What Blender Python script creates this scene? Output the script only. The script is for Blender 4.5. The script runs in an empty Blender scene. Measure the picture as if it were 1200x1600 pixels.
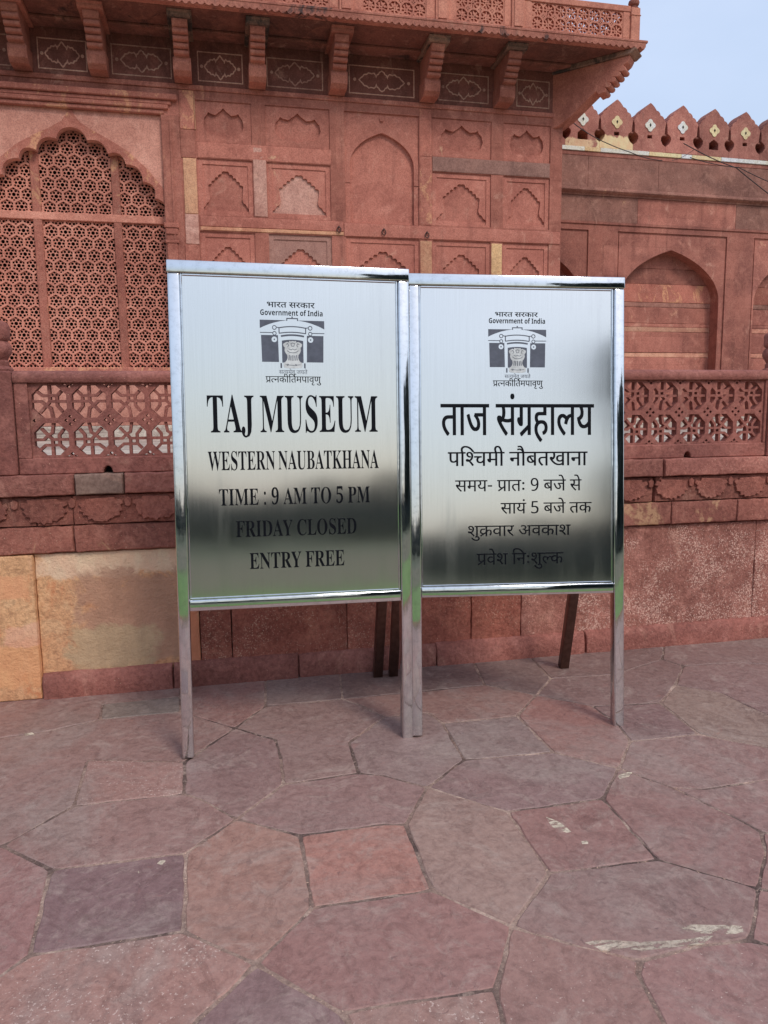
# Two steel museum notice boards in front of a red sandstone gate pavilion.
import bpy, bmesh, math, random
import numpy as np
from mathutils import Vector, Matrix, noise
from mathutils.geometry import delaunay_2d_cdt

rnd = random.Random(7)
scene = bpy.context.scene
COL = scene.collection
R = math.radians

# ------------------------------------------------------------------ camera
F_PX, W_PX, H_PX, EYE = 1160.0, 1200.0, 1600.0, 1.4
AX = Vector((5446, -215, F_PX)).normalized()          # wall direction seen by the camera (x right, y down, z forward)
AD = Vector((100, 8800, F_PX)); AD = (AD - AX * AD.dot(AX)).normalized()
AZ = -AD
AY = AZ.cross(AX)
RW = Matrix((AX, AY, AZ))                             # camera axes -> world axes
CAM = Vector((0, 0, EYE))
cd = bpy.data.cameras.new('camera')
cam = bpy.data.objects.new('camera', cd); COL.objects.link(cam)
cx_, cy_, cz_ = RW @ Vector((1, 0, 0)), RW @ Vector((0, -1, 0)), RW @ Vector((0, 0, -1))
cam.matrix_world = Matrix(((cx_.x, cy_.x, cz_.x, 0), (cx_.y, cy_.y, cz_.y, 0), (cx_.z, cy_.z, cz_.z, EYE), (0, 0, 0, 1)))
cd.sensor_fit = 'VERTICAL'; cd.sensor_height = 24.0; cd.lens = 24.0 * F_PX / H_PX
cd.clip_start = 0.05; cd.clip_end = 3000
scene.camera = cam

# ------------------------------------------------------------------ light
CLOUD = (4.0, 4.6, 5.9)                                # veil colour in the sky texture's own units
SUN_EL, SUN_AZ = 46.0, 24.0                            # behind the camera, to its right
w = bpy.data.worlds.new("World"); scene.world = w; w.use_nodes = True
nt = w.node_tree
sky = nt.nodes.new('ShaderNodeTexSky'); sky.sky_type = 'NISHITA'; sky.sun_disc = False
sky.sun_elevation = R(SUN_EL); sky.sun_rotation = R(180 - SUN_AZ)
sky.air_density = 1.2; sky.dust_density = 1.5; sky.ozone_density = 1.0
bg = nt.nodes['Background']; bg.inputs['Strength'].default_value = 0.12
# a thin veil of high cloud over the blue
tc = nt.nodes.new('ShaderNodeTexCoord')
mpv = nt.nodes.new('ShaderNodeMapping'); mpv.inputs['Scale'].default_value = (1, 1, 2.4)
cn = nt.nodes.new('ShaderNodeTexNoise'); cn.inputs['Scale'].default_value = 1.6; cn.inputs['Detail'].default_value = 7; cn.inputs['Roughness'].default_value = .55
mr = nt.nodes.new('ShaderNodeMapRange'); mr.inputs['From Min'].default_value = .3; mr.inputs['From Max'].default_value = .75
mr.inputs['To Min'].default_value = .44; mr.inputs['To Max'].default_value = .72
mx = nt.nodes.new('ShaderNodeMix'); mx.data_type = 'RGBA'; mx.inputs[7].default_value = CLOUD + (1,)
nt.links.new(tc.outputs['Generated'], mpv.inputs['Vector']); nt.links.new(mpv.outputs['Vector'], cn.inputs['Vector'])
nt.links.new(cn.outputs['Fac'], mr.inputs['Value']); nt.links.new(mr.outputs['Result'], mx.inputs[0])
nt.links.new(sky.outputs['Color'], mx.inputs[6])
# the veil is thinner and greyer towards the horizon, brighter overhead
sp = nt.nodes.new('ShaderNodeSeparateXYZ'); nt.links.new(tc.outputs['Generated'], sp.inputs[0])
hr = nt.nodes.new('ShaderNodeMapRange'); hr.interpolation_type = 'SMOOTHSTEP'
for k, v in zip(('From Min', 'From Max', 'To Min', 'To Max'), (-.03, .42, 0, 1)): hr.inputs[k].default_value = v
nt.links.new(sp.outputs[2], hr.inputs['Value'])
hc = nt.nodes.new('ShaderNodeMix'); hc.data_type = 'RGBA'; hc.inputs[6].default_value = (.70, .69, .665, 1); hc.inputs[7].default_value = (1.08, 1.08, 1.07, 1)
nt.links.new(hr.outputs['Result'], hc.inputs[0])
vm = nt.nodes.new('ShaderNodeVectorMath'); vm.operation = 'MULTIPLY'
nt.links.new(mx.outputs[2], vm.inputs[0]); nt.links.new(hc.outputs[2], vm.inputs[1])
nt.links.new(vm.outputs[0], bg.inputs['Color'])
sd = bpy.data.lights.new('sun', 'SUN'); sd.energy = 1.1; sd.angle = R(16); sd.color = (1.0, 0.96, 0.9)
so = bpy.data.objects.new('sun', sd); COL.objects.link(so)
sdir = Vector((math.sin(R(SUN_AZ)) * math.cos(R(SUN_EL)), -math.cos(R(SUN_AZ)) * math.cos(R(SUN_EL)), math.sin(R(SUN_EL))))
so.rotation_euler = sdir.to_track_quat('Z', 'Y').to_euler()
so.location = sdir * 50
vs = scene.view_settings
vs.view_transform = 'Standard'; vs.look = 'None'; vs.gamma = 1.0; vs.exposure = 0.55; vs.use_curve_mapping = False

# ------------------------------------------------------------------ helpers
def lin(c):
    f = lambda v: v / 12.92 if v <= .04045 else ((v + .055) / 1.055) ** 2.4
    return tuple(f(v / 255.0) for v in c)

def tag(o, label=None, cat=None, group=None, kind=None):
    if label: o['label'] = label
    if cat: o['category'] = cat
    if group: o['group'] = group
    if kind: o['kind'] = kind
    return o

def empty(name, loc, label, cat, rot=None, group=None):
    o = bpy.data.objects.new(name, None); COL.objects.link(o)
    o.location = loc
    if rot is not None: o.rotation_euler = rot
    o.empty_display_size = .2
    return tag(o, label, cat, group)

def fill(loops, winding=False):
    """2D loops (outer + holes) -> verts, triangles; even-odd rule, or non-zero winding for letters"""
    V, E = [], []
    for l in loops:
        b = len(V); n = len(l); V += [Vector((p[0], p[1])) for p in l]; E += [(b + i, b + (i + 1) % n) for i in range(n)]
    lo = Vector((min(p.x for p in V), min(p.y for p in V))); k = 1.0 / max(max(p.x for p in V) - lo.x, max(p.y for p in V) - lo.y)
    vs, _, fs, *_r = delaunay_2d_cdt([(p - lo) * k for p in V], E, [], 0, 1e-6)
    A = np.array([p[:] for p in V], dtype=float); e = np.array(E)
    P, Q = A[e[:, 0]], A[e[:, 1]]
    vs = [p / k + lo for p in vs]
    T = np.array([[sum(vs[i].x for i in f) / 3, sum(vs[i].y for i in f) / 3] for f in fs])
    up = (P[None, :, 1] <= T[:, None, 1]) & (Q[None, :, 1] > T[:, None, 1]); dn = (P[None, :, 1] > T[:, None, 1]) & (Q[None, :, 1] <= T[:, None, 1])
    dy = Q[:, 1] - P[:, 1]; dy = np.where(dy == 0, 1, dy)
    xi = P[None, :, 0] + (T[:, None, 1] - P[None, :, 1]) / dy[None] * (Q[:, 0] - P[:, 0])[None]
    right = xi > T[:, None, 0]
    wn = (up & right).sum(1) - (dn & right).sum(1)
    keep = (wn != 0) if winding else (wn % 2 != 0)
    return vs, [f for f, kk in zip(fs, keep) if kk]

class MB:
    def __init__(s, origin=(0, 0, 0)):
        s.v, s.f, s.o = [], [], Vector(origin)
    def add(s, vs, fs):
        b = len(s.v); s.v += [Vector(p) for p in vs]; s.f += [[b + i for i in f] for f in fs]
    def box(s, x0, x1, y0, y1, z0, z1):
        s.add([(x0, y0, z0), (x1, y0, z0), (x1, y1, z0), (x0, y1, z0), (x0, y0, z1), (x1, y0, z1), (x1, y1, z1), (x0, y1, z1)],
              [(0, 3, 2, 1), (4, 5, 6, 7), (0, 1, 5, 4), (1, 2, 6, 5), (2, 3, 7, 6), (3, 0, 4, 7)])
    def extrude(s, loops, a, b, m, winding=False):
        """fill loops, place with m(u, v, depth) and close the sides"""
        vs, fs = fill(loops, winding)
        n = len(vs)
        P = [m(p.x, p.y, a) for p in vs] + [m(p.x, p.y, b) for p in vs]
        Fs = [list(f) for f in fs] + [[n + i for i in reversed(f)] for f in fs]
        cnt = {}
        for f in fs:
            for i in range(len(f)):
                e = (f[i], f[(i + 1) % len(f)])
                k = (min(e), max(e))
                cnt[k] = None if k in cnt else e
        for k, e in cnt.items():
            if e: Fs.append([e[1], e[0], n + e[0], n + e[1]])
        s.add(P, Fs)
    def plate(s, loops, y0, y1, dx=0, dz=0, winding=False):
        s.extrude(loops, y0, y1, lambda u, v, d: (u + dx, d, v + dz), winding)
    def prof(s, loop, x0, x1):
        s.extrude([loop], x0, x1, lambda u, v, d: (d, u, v))
    def flat(s, loops, z0, z1):
        s.extrude(loops, z0, z1, lambda u, v, d: (u, v, d))
    def lathe(s, prof, cx, cy, n=24):
        b = []
        for r, z in prof:
            b.append([(cx + r * math.cos(2 * math.pi * i / n), cy + r * math.sin(2 * math.pi * i / n), z) for i in range(n)])
        vs = [p for ring in b for p in ring]; fs = []
        for k in range(len(prof) - 1):
            for i in range(n):
                j = (i + 1) % n
                fs.append((k * n + i, k * n + j, (k + 1) * n + j, (k + 1) * n + i))
        fs.append(tuple(range((len(prof) - 1) * n, len(prof) * n)))
        s.add(vs, fs)
    def tube(s, pts, r, n=8):
        pts = [Vector(p) for p in pts]; rings = []
        for i, p in enumerate(pts):
            t = (pts[min(i + 1, len(pts) - 1)] - pts[max(i - 1, 0)]).normalized()
            a = t.cross(Vector((0, 0, 1)))
            if a.length < .01: a = t.cross(Vector((0, 1, 0)))
            a.normalize(); c = t.cross(a)
            rings.append([p + (a * math.cos(2 * math.pi * k / n) + c * math.sin(2 * math.pi * k / n)) * r for k in range(n)])
        vs = [q for g in rings for q in g]; fs = []
        for i in range(len(pts) - 1):
            for k in range(n):
                j = (k + 1) % n
                fs.append((i * n + k, i * n + j, (i + 1) * n + j, (i + 1) * n + k))
        fs += [tuple(reversed(range(n))), tuple(range((len(pts) - 1) * n, len(pts) * n))]
        s.add(vs, fs)
    def block(s, x0, x1, yf, yb, z0, z1, res=.035, r=.008, amp=.0025, jit=.003, chamfer=0, seed=0.0):
        """weathered stone block: its front is a grid with rounded, slightly ragged edges"""
        nx, nz = max(3, int((x1 - x0) / res)), max(3, int((z1 - z0) / res))
        def ts(a, b, n):
            L = [a, a + r * .45, a + r * 1.2]
            L += [a + r * 1.2 + (b - a - 2.4 * r) * i / n for i in range(1, n)]
            return L + [b - r * 1.2, b - r * .45, b]
        X, Z = ts(x0, x1, nx), ts(z0, z1, nz)
        idx, P = {}, []
        for j, z in enumerate(Z):
            for i, x in enumerate(X):
                e = min(min(x - x0, x1 - x), min(z - z0, z1 - z)) / r
                back = r * (1 - math.sqrt(max(0, 1 - (1 - min(1, max(0, e))) ** 2))) * .8
                q = Vector((x * 6 + seed, yf * 3, z * 6))
                ny = noise.noise(q) * amp + noise.noise(q * 4.3) * amp * .6
                edge = 1.0 if e < 1.3 else .0
                jx = noise.noise(Vector((x * 23, z * 23, 3 + seed))) * jit * edge
                jz = noise.noise(Vector((x * 23, z * 23, 9 + seed))) * jit * edge
                ch = max(0, (z - (z1 - chamfer)) / chamfer) * chamfer * .8 if chamfer else 0
                idx[(i, j)] = len(P); P.append((x + jx, yf + back + ny + ch, z + jz))
        fs = []
        I, J = len(X), len(Z)
        for j in range(J - 1):
            for i in range(I - 1):
                fs.append((idx[i, j], idx[i + 1, j], idx[i + 1, j + 1], idx[i, j + 1]))
        ring = [(i, 0) for i in range(I)] + [(I - 1, j) for j in range(1, J)] + [(i, J - 1) for i in range(I - 2, -1, -1)] + [(0, j) for j in range(J - 2, 0, -1)]
        b = len(P)
        for k in ring:
            p = P[idx[k]]; P.append((p[0], yb, p[2]))
        m = len(ring)
        for k in range(m):
            l = (k + 1) % m
            fs.append((idx[ring[l]], idx[ring[k]], b + k, b + l))
        fs.append(tuple(b + k for k in range(m)))
        s.add(P, fs)
    def mesh(s, name, mats, bevel=0, smooth=False, recalc=True, segs=1):
        me = bpy.data.meshes.new(name)
        me.from_pydata([tuple(p - s.o) for p in s.v], [], s.f)
        if recalc or bevel:
            bm = bmesh.new(); bm.from_mesh(me)
            if recalc: bmesh.ops.recalc_face_normals(bm, faces=bm.faces)
            if bevel:
                es = [e for e in bm.edges if len(e.link_faces) == 2 and e.calc_face_angle(0) > .5]
                bmesh.ops.bevel(bm, geom=es, offset=bevel, segments=segs, affect='EDGES', profile=.5, clamp_overlap=True)
            bm.to_mesh(me); bm.free()
        for m in (mats if isinstance(mats, (list, tuple)) else [mats]): me.materials.append(m)
        if smooth:
            me.polygons.foreach_set('use_smooth', [True] * len(me.polygons))
            try: me.set_sharp_from_angle(angle=R(40))
            except Exception: pass
        return me
    def build(s, name, mats, parent=None, bevel=0, smooth=False, recalc=True, loc=None, segs=1):
        o = bpy.data.objects.new(name, s.mesh(name, mats, bevel, smooth, recalc, segs)); COL.objects.link(o)
        if parent: o.parent = parent
        if loc is not None: o.location = loc
        return o

def rect(x0, x1, z0, z1): return [(x0, z0), (x1, z0), (x1, z1), (x0, z1)]

def ribbon(pts, wd, closed=False):
    """polyline -> loops of a band of constant width with mitred corners"""
    n = len(pts); L, Rr = [], []
    for i in range(n):
        p = Vector(pts[i])
        if closed: a, b = Vector(pts[i - 1]), Vector(pts[(i + 1) % n])
        else: a, b = Vector(pts[max(i - 1, 0)]), Vector(pts[min(i + 1, n - 1)])
        d1 = (p - a); d2 = (b - p)
        if d1.length < 1e-9: d1 = d2
        if d2.length < 1e-9: d2 = d1
        d1.normalize(); d2.normalize()
        n1 = Vector((-d1.y, d1.x)); n2 = Vector((-d2.y, d2.x))
        m = n1 + n2
        if m.length < .3: m = n1
        else: m.normalize()
        k = wd / 2 / max(.55, m.dot(n1))
        L.append(p + m * k); Rr.append(p - m * k)
    if closed: return [L, Rr]
    return [L + Rr[::-1]]

def circ(cx, cy, r, n=16, a0=0): return [(cx + r * math.cos(a0 + 2 * math.pi * i / n), cy + r * math.sin(a0 + 2 * math.pi * i / n)) for i in range(n)]

def arc_between(p, q, h, n=5):
    """points from p to q (q left out) on an arc bulging h to the left of p->q"""
    p, q = Vector(p), Vector(q); d = q - p; nn = Vector((-d.y, d.x)).normalized()
    return [tuple(p + d * (i / n) + nn * h * 4 * (i / n) * (1 - i / n)) for i in range(n)]

def unproject(u, v, axis, val):
    d = RW @ Vector((u - 600, v - 800, F_PX)); t = (val - CAM[axis]) / d[axis]
    return CAM + d * t

# ------------------------------------------------------------------ materials
def newmat(name):
    m = bpy.data.materials.new(name); m.use_nodes = True
    t = m.node_tree
    return m, t, t.nodes['Principled BSDF']

class NG:
    def __init__(s, t): s.t = t
    def n(s, kind, **kw):
        nd = s.t.nodes.new(kind)
        for k, v in kw.items(): setattr(nd, k, v)
        return nd
    def l(s, a, b): s.t.links.new(a, b)
    def pos(s, scale=(1, 1, 1)):
        g = s.n('ShaderNodeNewGeometry'); m = s.n('ShaderNodeMapping'); m.inputs['Scale'].default_value = scale
        s.l(g.outputs['Position'], m.inputs['Vector']); return m.outputs['Vector']
    def noise(s, scale, detail=4, rough=.55, vec=None, dist=0):
        nd = s.n('ShaderNodeTexNoise'); nd.inputs['Scale'].default_value = scale; nd.inputs['Detail'].default_value = detail
        nd.inputs['Roughness'].default_value = rough; nd.inputs['Distortion'].default_value = dist
        if vec is not None: s.l(vec, nd.inputs['Vector'])
        return nd.outputs['Fac']
    def ramp(s, fac, a, b, va=0.0, vb=1.0):
        nd = s.n('ShaderNodeMapRange'); nd.inputs['From Min'].default_value = a; nd.inputs['From Max'].default_value = b
        nd.inputs['To Min'].default_value = va; nd.inputs['To Max'].default_value = vb
        nd.interpolation_type = 'SMOOTHSTEP'
        s.l(fac, nd.inputs['Value']); return nd.outputs['Result']
    def math(s, op, a, b):
        nd = s.n('ShaderNodeMath', operation=op)
        for k, v in ((0, a), (1, b)):
            if isinstance(v, (int, float)): nd.inputs[k].default_value = v
            else: s.l(v, nd.inputs[k])
        return nd.outputs[0]
    def mix(s, fac, a, b, mode='MIX'):
        nd = s.n('ShaderNodeMix', data_type='RGBA', blend_type=mode)
        for k, v in ((0, fac), (6, a), (7, b)):
            if isinstance(v, (int, float)): nd.inputs[k].default_value = v
            elif isinstance(v, tuple): nd.inputs[k].default_value = v + (1,) if len(v) == 3 else v
            else: s.l(v, nd.inputs[k])
        return nd.outputs[2]

def soft(c, k=.24, gain=1.36):
    c = lin(c); y = .2126 * c[0] + .7152 * c[1] + .0722 * c[2]
    return tuple(min(.85, (v + (y - v) * k) * gain * t) for v, t in zip(c, (1.03, 1.01, .90)))

def stone(name, base, dark, light, speck=0.0, speckcol=(214, 176, 150), patch=0.0, patchcol=(205, 165, 130), grime=0.0, grimecol=(66, 56, 54),
          bump=.35, band=.25, scale=1.0, var=.16, rough=.85, blocks=None, streak=.3):
    m, t, b = newmat(name); g = NG(t)
    base, dark, light = soft(base), soft(dark), soft(light)
    p = g.pos()
    big = g.noise(1.1 * scale, 6, .6, p, .4)
    c = g.mix(g.ramp(big, .36, .62), tuple(v * .93 for v in dark), base)
    mid = g.noise(3.7 * scale, 7, .62, p, .8)
    c = g.mix(g.ramp(mid, .5, .78), c, light)
    if band:
        lay = g.noise(2.2, 5, .6, g.pos((.5, .5, 7)), .3)
        c = g.mix(g.math('MULTIPLY', g.ramp(lay, .45, .75), band), c, dark)
    if blocks:                                        # coursed ashlar: every block its own tone
        sep = g.n('ShaderNodeSeparateXYZ'); g.l(p, sep.inputs[0]); cmb = g.n('ShaderNodeCombineXYZ')
        g.l(sep.outputs[0], cmb.inputs[0]); g.l(sep.outputs[2], cmb.inputs[1])
        bk = g.n('ShaderNodeTexBrick'); g.l(cmb.outputs[0], bk.inputs['Vector'])
        bk.inputs['Scale'].default_value = 1.0; bk.inputs['Brick Width'].default_value = blocks[0]; bk.inputs['Row Height'].default_value = blocks[1]
        bk.inputs['Mortar Size'].default_value = .004; bk.inputs['Mortar Smooth'].default_value = .3; bk.offset = .37
        bk.inputs['Color1'].default_value = (.84, .81, .80, 1); bk.inputs['Color2'].default_value = (1.10, 1.12, 1.12, 1); bk.inputs['Mortar'].default_value = (.72, .68, .66, 1)
        c = g.mix(.75, c, g.mix(1.0, c, bk.outputs['Color'], 'MULTIPLY'))
    if streak:                                        # rain streaks
        sn_ = g.noise(1.0, 6, .65, g.pos((5.5, 2, .55)), .3); wide = g.noise(.55, 4, .6, p)
        c = g.mix(g.math('MULTIPLY', g.math('MULTIPLY', g.ramp(sn_, .50, .66), g.ramp(wide, .38, .6)), streak * 1.7), c, g.mix(1.0, c, (.60, .57, .58), 'MULTIPLY'))
        pale = g.noise(2.9, 8, .7, g.pos((1.2, 1, .8)), 1.0)
        c = g.mix(g.ramp(pale, .56, .70, 0, streak), c, soft((206, 150, 130)))
    fine = g.noise(55, 4, .7, p)
    blot = g.noise(8.5 * scale, 9, .75, p, 1.2)
    c = g.mix(g.ramp(blot, .50, .62, 0, .5), c, g.mix(1.0, c, (.74, .70, .70), 'MULTIPLY'))
    c = g.mix(g.ramp(blot, .48, .38, 0, .35), c, light)
    c = g.mix(g.ramp(fine, .40, .66, .0, .75), c, g.mix(1.0, c, (.62, .58, .58), 'MULTIPLY'))
    if patch:
        pn = g.noise(2.3, 8, .68, g.pos((1, 1, .6)), 1.2)
        brk = g.ramp(g.noise(34, 5, .7, p), .40, .54, .15, 1)
        c = g.mix(g.math('MULTIPLY', g.ramp(pn, .68 - patch * .42, .75 - patch * .42, 0, .75), brk), c, lin(patchcol))
    if speck:
        sn = g.noise(120, 3, .7, p); area = g.noise(3.1, 4, .6, p)
        th = g.ramp(area, .35, .62, .70, .70 - speck * .18)
        sp = g.math('GREATER_THAN', sn, th)
        c = g.mix(g.math('MULTIPLY', sp, .75), c, lin(speckcol))
    if grime:
        gn = g.noise(1.7, 8, .7, g.pos((1.3, 1, .8)), .7)
        c = g.mix(g.ramp(gn, .72 - grime * .3, .82 - grime * .3, 0, .9), c, lin(grimecol))
    oi = g.n('ShaderNodeObjectInfo')
    hs = g.n('ShaderNodeHueSaturation')
    g.l(g.ramp(oi.outputs['Random'], 0, 1, 1 - var, 1 + var), hs.inputs['Value'])
    g.l(c, hs.inputs['Color'])
    g.l(hs.outputs['Color'], b.inputs['Base Color'])
    b.inputs['Roughness'].default_value = rough
    b.inputs['Specular IOR Level'].default_value = .3
    bp = g.n('ShaderNodeBump'); bp.inputs['Strength'].default_value = min(1, bump * 1.5); bp.inputs['Distance'].default_value = .02
    h = g.math('ADD', g.math('MULTIPLY', g.noise(16, 6, .65, p), .8), g.math('MULTIPLY', g.noise(75, 4, .7, p), .35))
    g.l(h, bp.inputs['Height']); g.l(bp.outputs['Normal'], b.inputs['Normal'])
    return m

M = {}
M['wall'] = stone('red_sandstone_wall', (176, 98, 82), (152, 80, 66), (190, 114, 96), blocks=(1.15, .52), streak=.42, grime=.3, grimecol=(112, 76, 68), patch=.10, patchcol=(203, 140, 112), speck=.12, bump=.2, band=.2)
M['panel'] = stone('red_sandstone_panel', (178, 100, 84), (164, 88, 74), (190, 114, 98), patch=.05, bump=.18, band=.1, var=.07)
M['panel_pale'] = stone('pale_pink_sandstone', (182, 128, 116), (170, 112, 100), (194, 144, 132), bump=.2)
M['panel_grey'] = stone('grey_mauve_sandstone', (158, 108, 98), (142, 96, 88), (168, 120, 110), bump=.2)
M['plaster'] = stone('pink_plaster', (198, 130, 114), (186, 116, 100), (206, 142, 126), bump=.1, band=0, speck=.05)
M['speckled'] = stone('speckled_sandstone', (172, 94, 78), (156, 82, 68), (186, 110, 92), patch=.34, patchcol=(212, 156, 116), speck=.5, bump=.3)
M['yellow'] = stone('yellow_sandstone', (190, 132, 96), (176, 108, 80), (200, 150, 112), bump=.25)
M['yellow_stained'] = stone('yellow_stained_sandstone', (206, 158, 104), (152, 104, 76), (214, 172, 122), patch=.3, patchcol=(196, 122, 80), grime=.12, grimecol=(140, 98, 76), bump=.5, scale=1.7, band=0)
def stained(name, fields, cols=((206, 150, 100), (192, 122, 78), (214, 172, 126)), patch=.3):
    """yellow stone with weathered fields: (centre x, z, half width, half height, colour, strength)"""
    m = stone(name, *cols, patch=patch, patchcol=(206, 130, 88), bump=.55, scale=.6, band=0, var=.02)
    t = m.node_tree; g = NG(t); hs = next(n for n in t.nodes if n.type == 'HUE_SAT')
    c = hs.inputs['Color'].links[0].from_socket
    p = g.pos(); sep = g.n('ShaderNodeSeparateXYZ'); g.l(p, sep.inputs[0])
    n1 = g.noise(5, 8, .65, p, .6); n2 = g.noise(9, 6, .65, g.pos((1.2, 1, .5)))
    for fx, fz, hw, hh, col, st in fields:
        dx = g.math('DIVIDE', g.math('ABSOLUTE', g.math('SUBTRACT', sep.outputs[0], fx), 0), hw)
        dz = g.math('DIVIDE', g.math('ABSOLUTE', g.math('SUBTRACT', sep.outputs[2], fz), 0), hh)
        d = g.math('ADD', g.math('MAXIMUM', dx, dz), g.math('MULTIPLY', g.math('SUBTRACT', n1, .5), 2.0))
        col2 = g.mix(g.ramp(n2, .35, .7, 0, .6), soft(col), soft(tuple(min(255, v * 1.16) for v in col)))
        c = g.mix(g.ramp(d, .85, 1.12, st, 0), c, col2)
    g.l(c, hs.inputs['Color'])
    return m
M['stained_field'] = stained('stained_yellow_sandstone', [(-.50, .70, .5, .09, (206, 164, 138), .8), (-.48, .37, .25, .24, (158, 112, 90), .85), (-.58, .22, .2, .12, (164, 134, 100), .8), (-.20, .38, .045, .33, (190, 108, 70), .9)])
M['merlon_stained'] = stained('yellowed_merlon_sandstone', [(8.0, 6.74, .45, .17, (212, 172, 126), .9), (7.2, 6.70, .3, .12, (206, 160, 120), .8)], ((168, 98, 86), (150, 84, 74), (180, 114, 100)), 0)
M['stained_corner'] = stained('stained_corner_sandstone', [(-1.06, .58, .10, .06, (202, 130, 84), .9), (-1.1, .18, .35, .12, (204, 132, 78), .7), (-1.0, .33, .12, .05, (206, 140, 116), .6)])
M['frieze'] = stone('dark_frieze_sandstone', (136, 74, 62), (112, 62, 54), (150, 86, 74), grime=.4, grimecol=(84, 58, 52), bump=.25)  # darker tone carries the balcony's shade as well as grime
M['bracket'] = stone('bracket_sandstone', (174, 98, 80), (156, 84, 68), (186, 112, 92), grime=.18, grimecol=(80, 64, 58), bump=.3)
M['bracket_cap'] = stone('lichen_stained_sandstone', (140, 100, 84), (110, 82, 72), (160, 118, 98), grime=.8, grimecol=(56, 52, 50), bump=.4)
M['soffit'] = stone('shaded_stained_soffit_sandstone', (132, 72, 60), (104, 60, 52), (150, 86, 70), grime=.5, grimecol=(64, 46, 42), bump=.3)  # shade under the balcony put into the tone, together with stains
M['slab'] = stone('weathered_slab_sandstone', (178, 102, 84), (160, 86, 70), (192, 116, 96), grime=.66, grimecol=(58, 52, 52), bump=.45)
M['balcony'] = stone('balcony_sandstone', (196, 116, 94), (180, 100, 82), (206, 130, 106), grime=.12, bump=.25, var=.05)
M['inlay'] = stone('white_inlay_stone', (186, 138, 120), (160, 106, 92), (200, 158, 140), bump=.1, band=0)
M['screen'] = stone('lattice_sandstone', (204, 124, 104), (186, 108, 90), (212, 138, 118), bump=.2, var=.04)
M['rail'] = stone('railing_sandstone', (154, 84, 74), (134, 74, 68), (166, 98, 88), speck=.1, bump=.3, var=.05)
M['coping'] = stone('coping_sandstone', (162, 92, 80), (140, 78, 70), (176, 108, 96), speck=.25, bump=.45)
M['coping_grey'] = stone('grey_replacement_stone', (140, 108, 98), (128, 98, 90), (150, 118, 108), bump=.2, band=0)
M['carved'] = stone('carved_sandstone', (150, 80, 66), (130, 70, 60), (164, 96, 80), speck=.12, bump=.5)
M['mould'] = stone('moulding_sandstone', (158, 88, 74), (134, 72, 62), (176, 108, 92), scale=1.5, patch=.36, patchcol=(204, 160, 122), speck=.2, bump=.45)
M['plinth'] = stone('speckled_plinth_sandstone', (156, 92, 80), (136, 78, 68), (176, 112, 100), scale=1.5, speck=.95, speckcol=(218, 178, 160), bump=.6)
M['plinth_red'] = stone('red_plinth_sandstone', (164, 86, 68), (140, 70, 56), (184, 108, 86), scale=1.6, speck=.6, grime=.12, grimecol=(96, 62, 52), bump=.5)
M['base'] = stone('base_course_sandstone', (152, 84, 74), (134, 74, 66), (168, 102, 92), speck=.15, bump=.5)
M['back'] = stone('boundary_wall_sandstone', (166, 94, 80), (142, 78, 68), (178, 108, 92), blocks=(1.3, .6), streak=.4, patch=.14, patchcol=(206, 152, 122), speck=.12, bump=.2)
M['back_dark'] = stone('weathered_brown_sandstone', (148, 94, 82), (128, 80, 70), (162, 110, 98), patch=.1, patchcol=(196, 150, 116), grime=.22, grimecol=(112, 84, 74), bump=.25)
M['cream'] = stone('cream_pointing', (192, 132, 106), (176, 106, 88), (200, 148, 122), bump=.2, band=0)
M['merlon'] = stone('merlon_sandstone', (168, 98, 86), (150, 84, 74), (180, 114, 100), var=.24, grime=.3, grimecol=(120, 86, 76), speck=.1, bump=.3)
M['merlon_yellow'] = stone('yellow_merlon_sandstone', (208, 168, 120), (184, 130, 96), (216, 182, 140), grime=.1, bump=.3)
M['white_paint'] = stone('white_marble_band', (226, 222, 214), (210, 200, 186), (232, 228, 222), bump=.1, band=0, var=.03)
M['cream_paint'] = stone('cream_marble_band', (224, 190, 140), (210, 168, 118), (228, 200, 156), bump=.1, band=0, var=.03)
M['terrace'] = stone('pale_terrace_stone', (186, 172, 164), (158, 142, 134), (196, 184, 176), bump=.2, band=0, var=.02, streak=0)
_t = M['terrace'].node_tree; _g = NG(_t); _h = next(n for n in _t.nodes if n.type == 'HUE_SAT'); _c = _h.inputs['Color'].links[0].from_socket
_s = _g.noise(1.0, 5, .7, _g.pos((.35, 7, 26)), .2)
_g.l(_g.mix(_g.ramp(_s, .50, .60, 0, .7), _c, lin((120, 96, 92))), _h.inputs['Color'])
M['dark'] = stone('dark_stone_and_hole_shade', (48, 34, 30), (36, 28, 26), (60, 44, 40), bump=.2, band=0)  # near-black: dark stone bits and joints, also painted shade inside openings
M['mortar'] = stone('mortar', (142, 112, 102), (80, 60, 58), (178, 148, 136), speck=.3, bump=.6, band=0, scale=1.6)

def simple(name, col, rough=.6, metal=0, spec=.5):
    m, t, b = newmat(name); g = NG(t)
    n = g.noise(30, 4, .6, g.pos())
    c = lin(col)
    g.l(g.mix(g.ramp(n, .3, .7), tuple(v * .8 for v in c), tuple(min(1, v * 1.15) for v in c)), b.inputs['Base Color'])
    b.inputs['Roughness'].default_value = rough; b.inputs['Metallic'].default_value = metal
    b.inputs['Specular IOR Level'].default_value = spec
    return m
M['cable'] = simple('black_cable_rubber', (34, 30, 32), .6)
M['iron'] = simple('rusty_iron', (74, 46, 40), .7)
M['vinyl'] = simple('dark_vinyl_lettering', (13, 14, 20), .42, 0, .12)
M['dull_steel'] = simple('dull_brown_steel', (112, 88, 80), .38, 1.0)
M['emblem'] = simple('slate_grey_vinyl', (84, 86, 98), .4)
M['lion'] = simple('pale_grey_vinyl', (206, 206, 204), .5)

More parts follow.
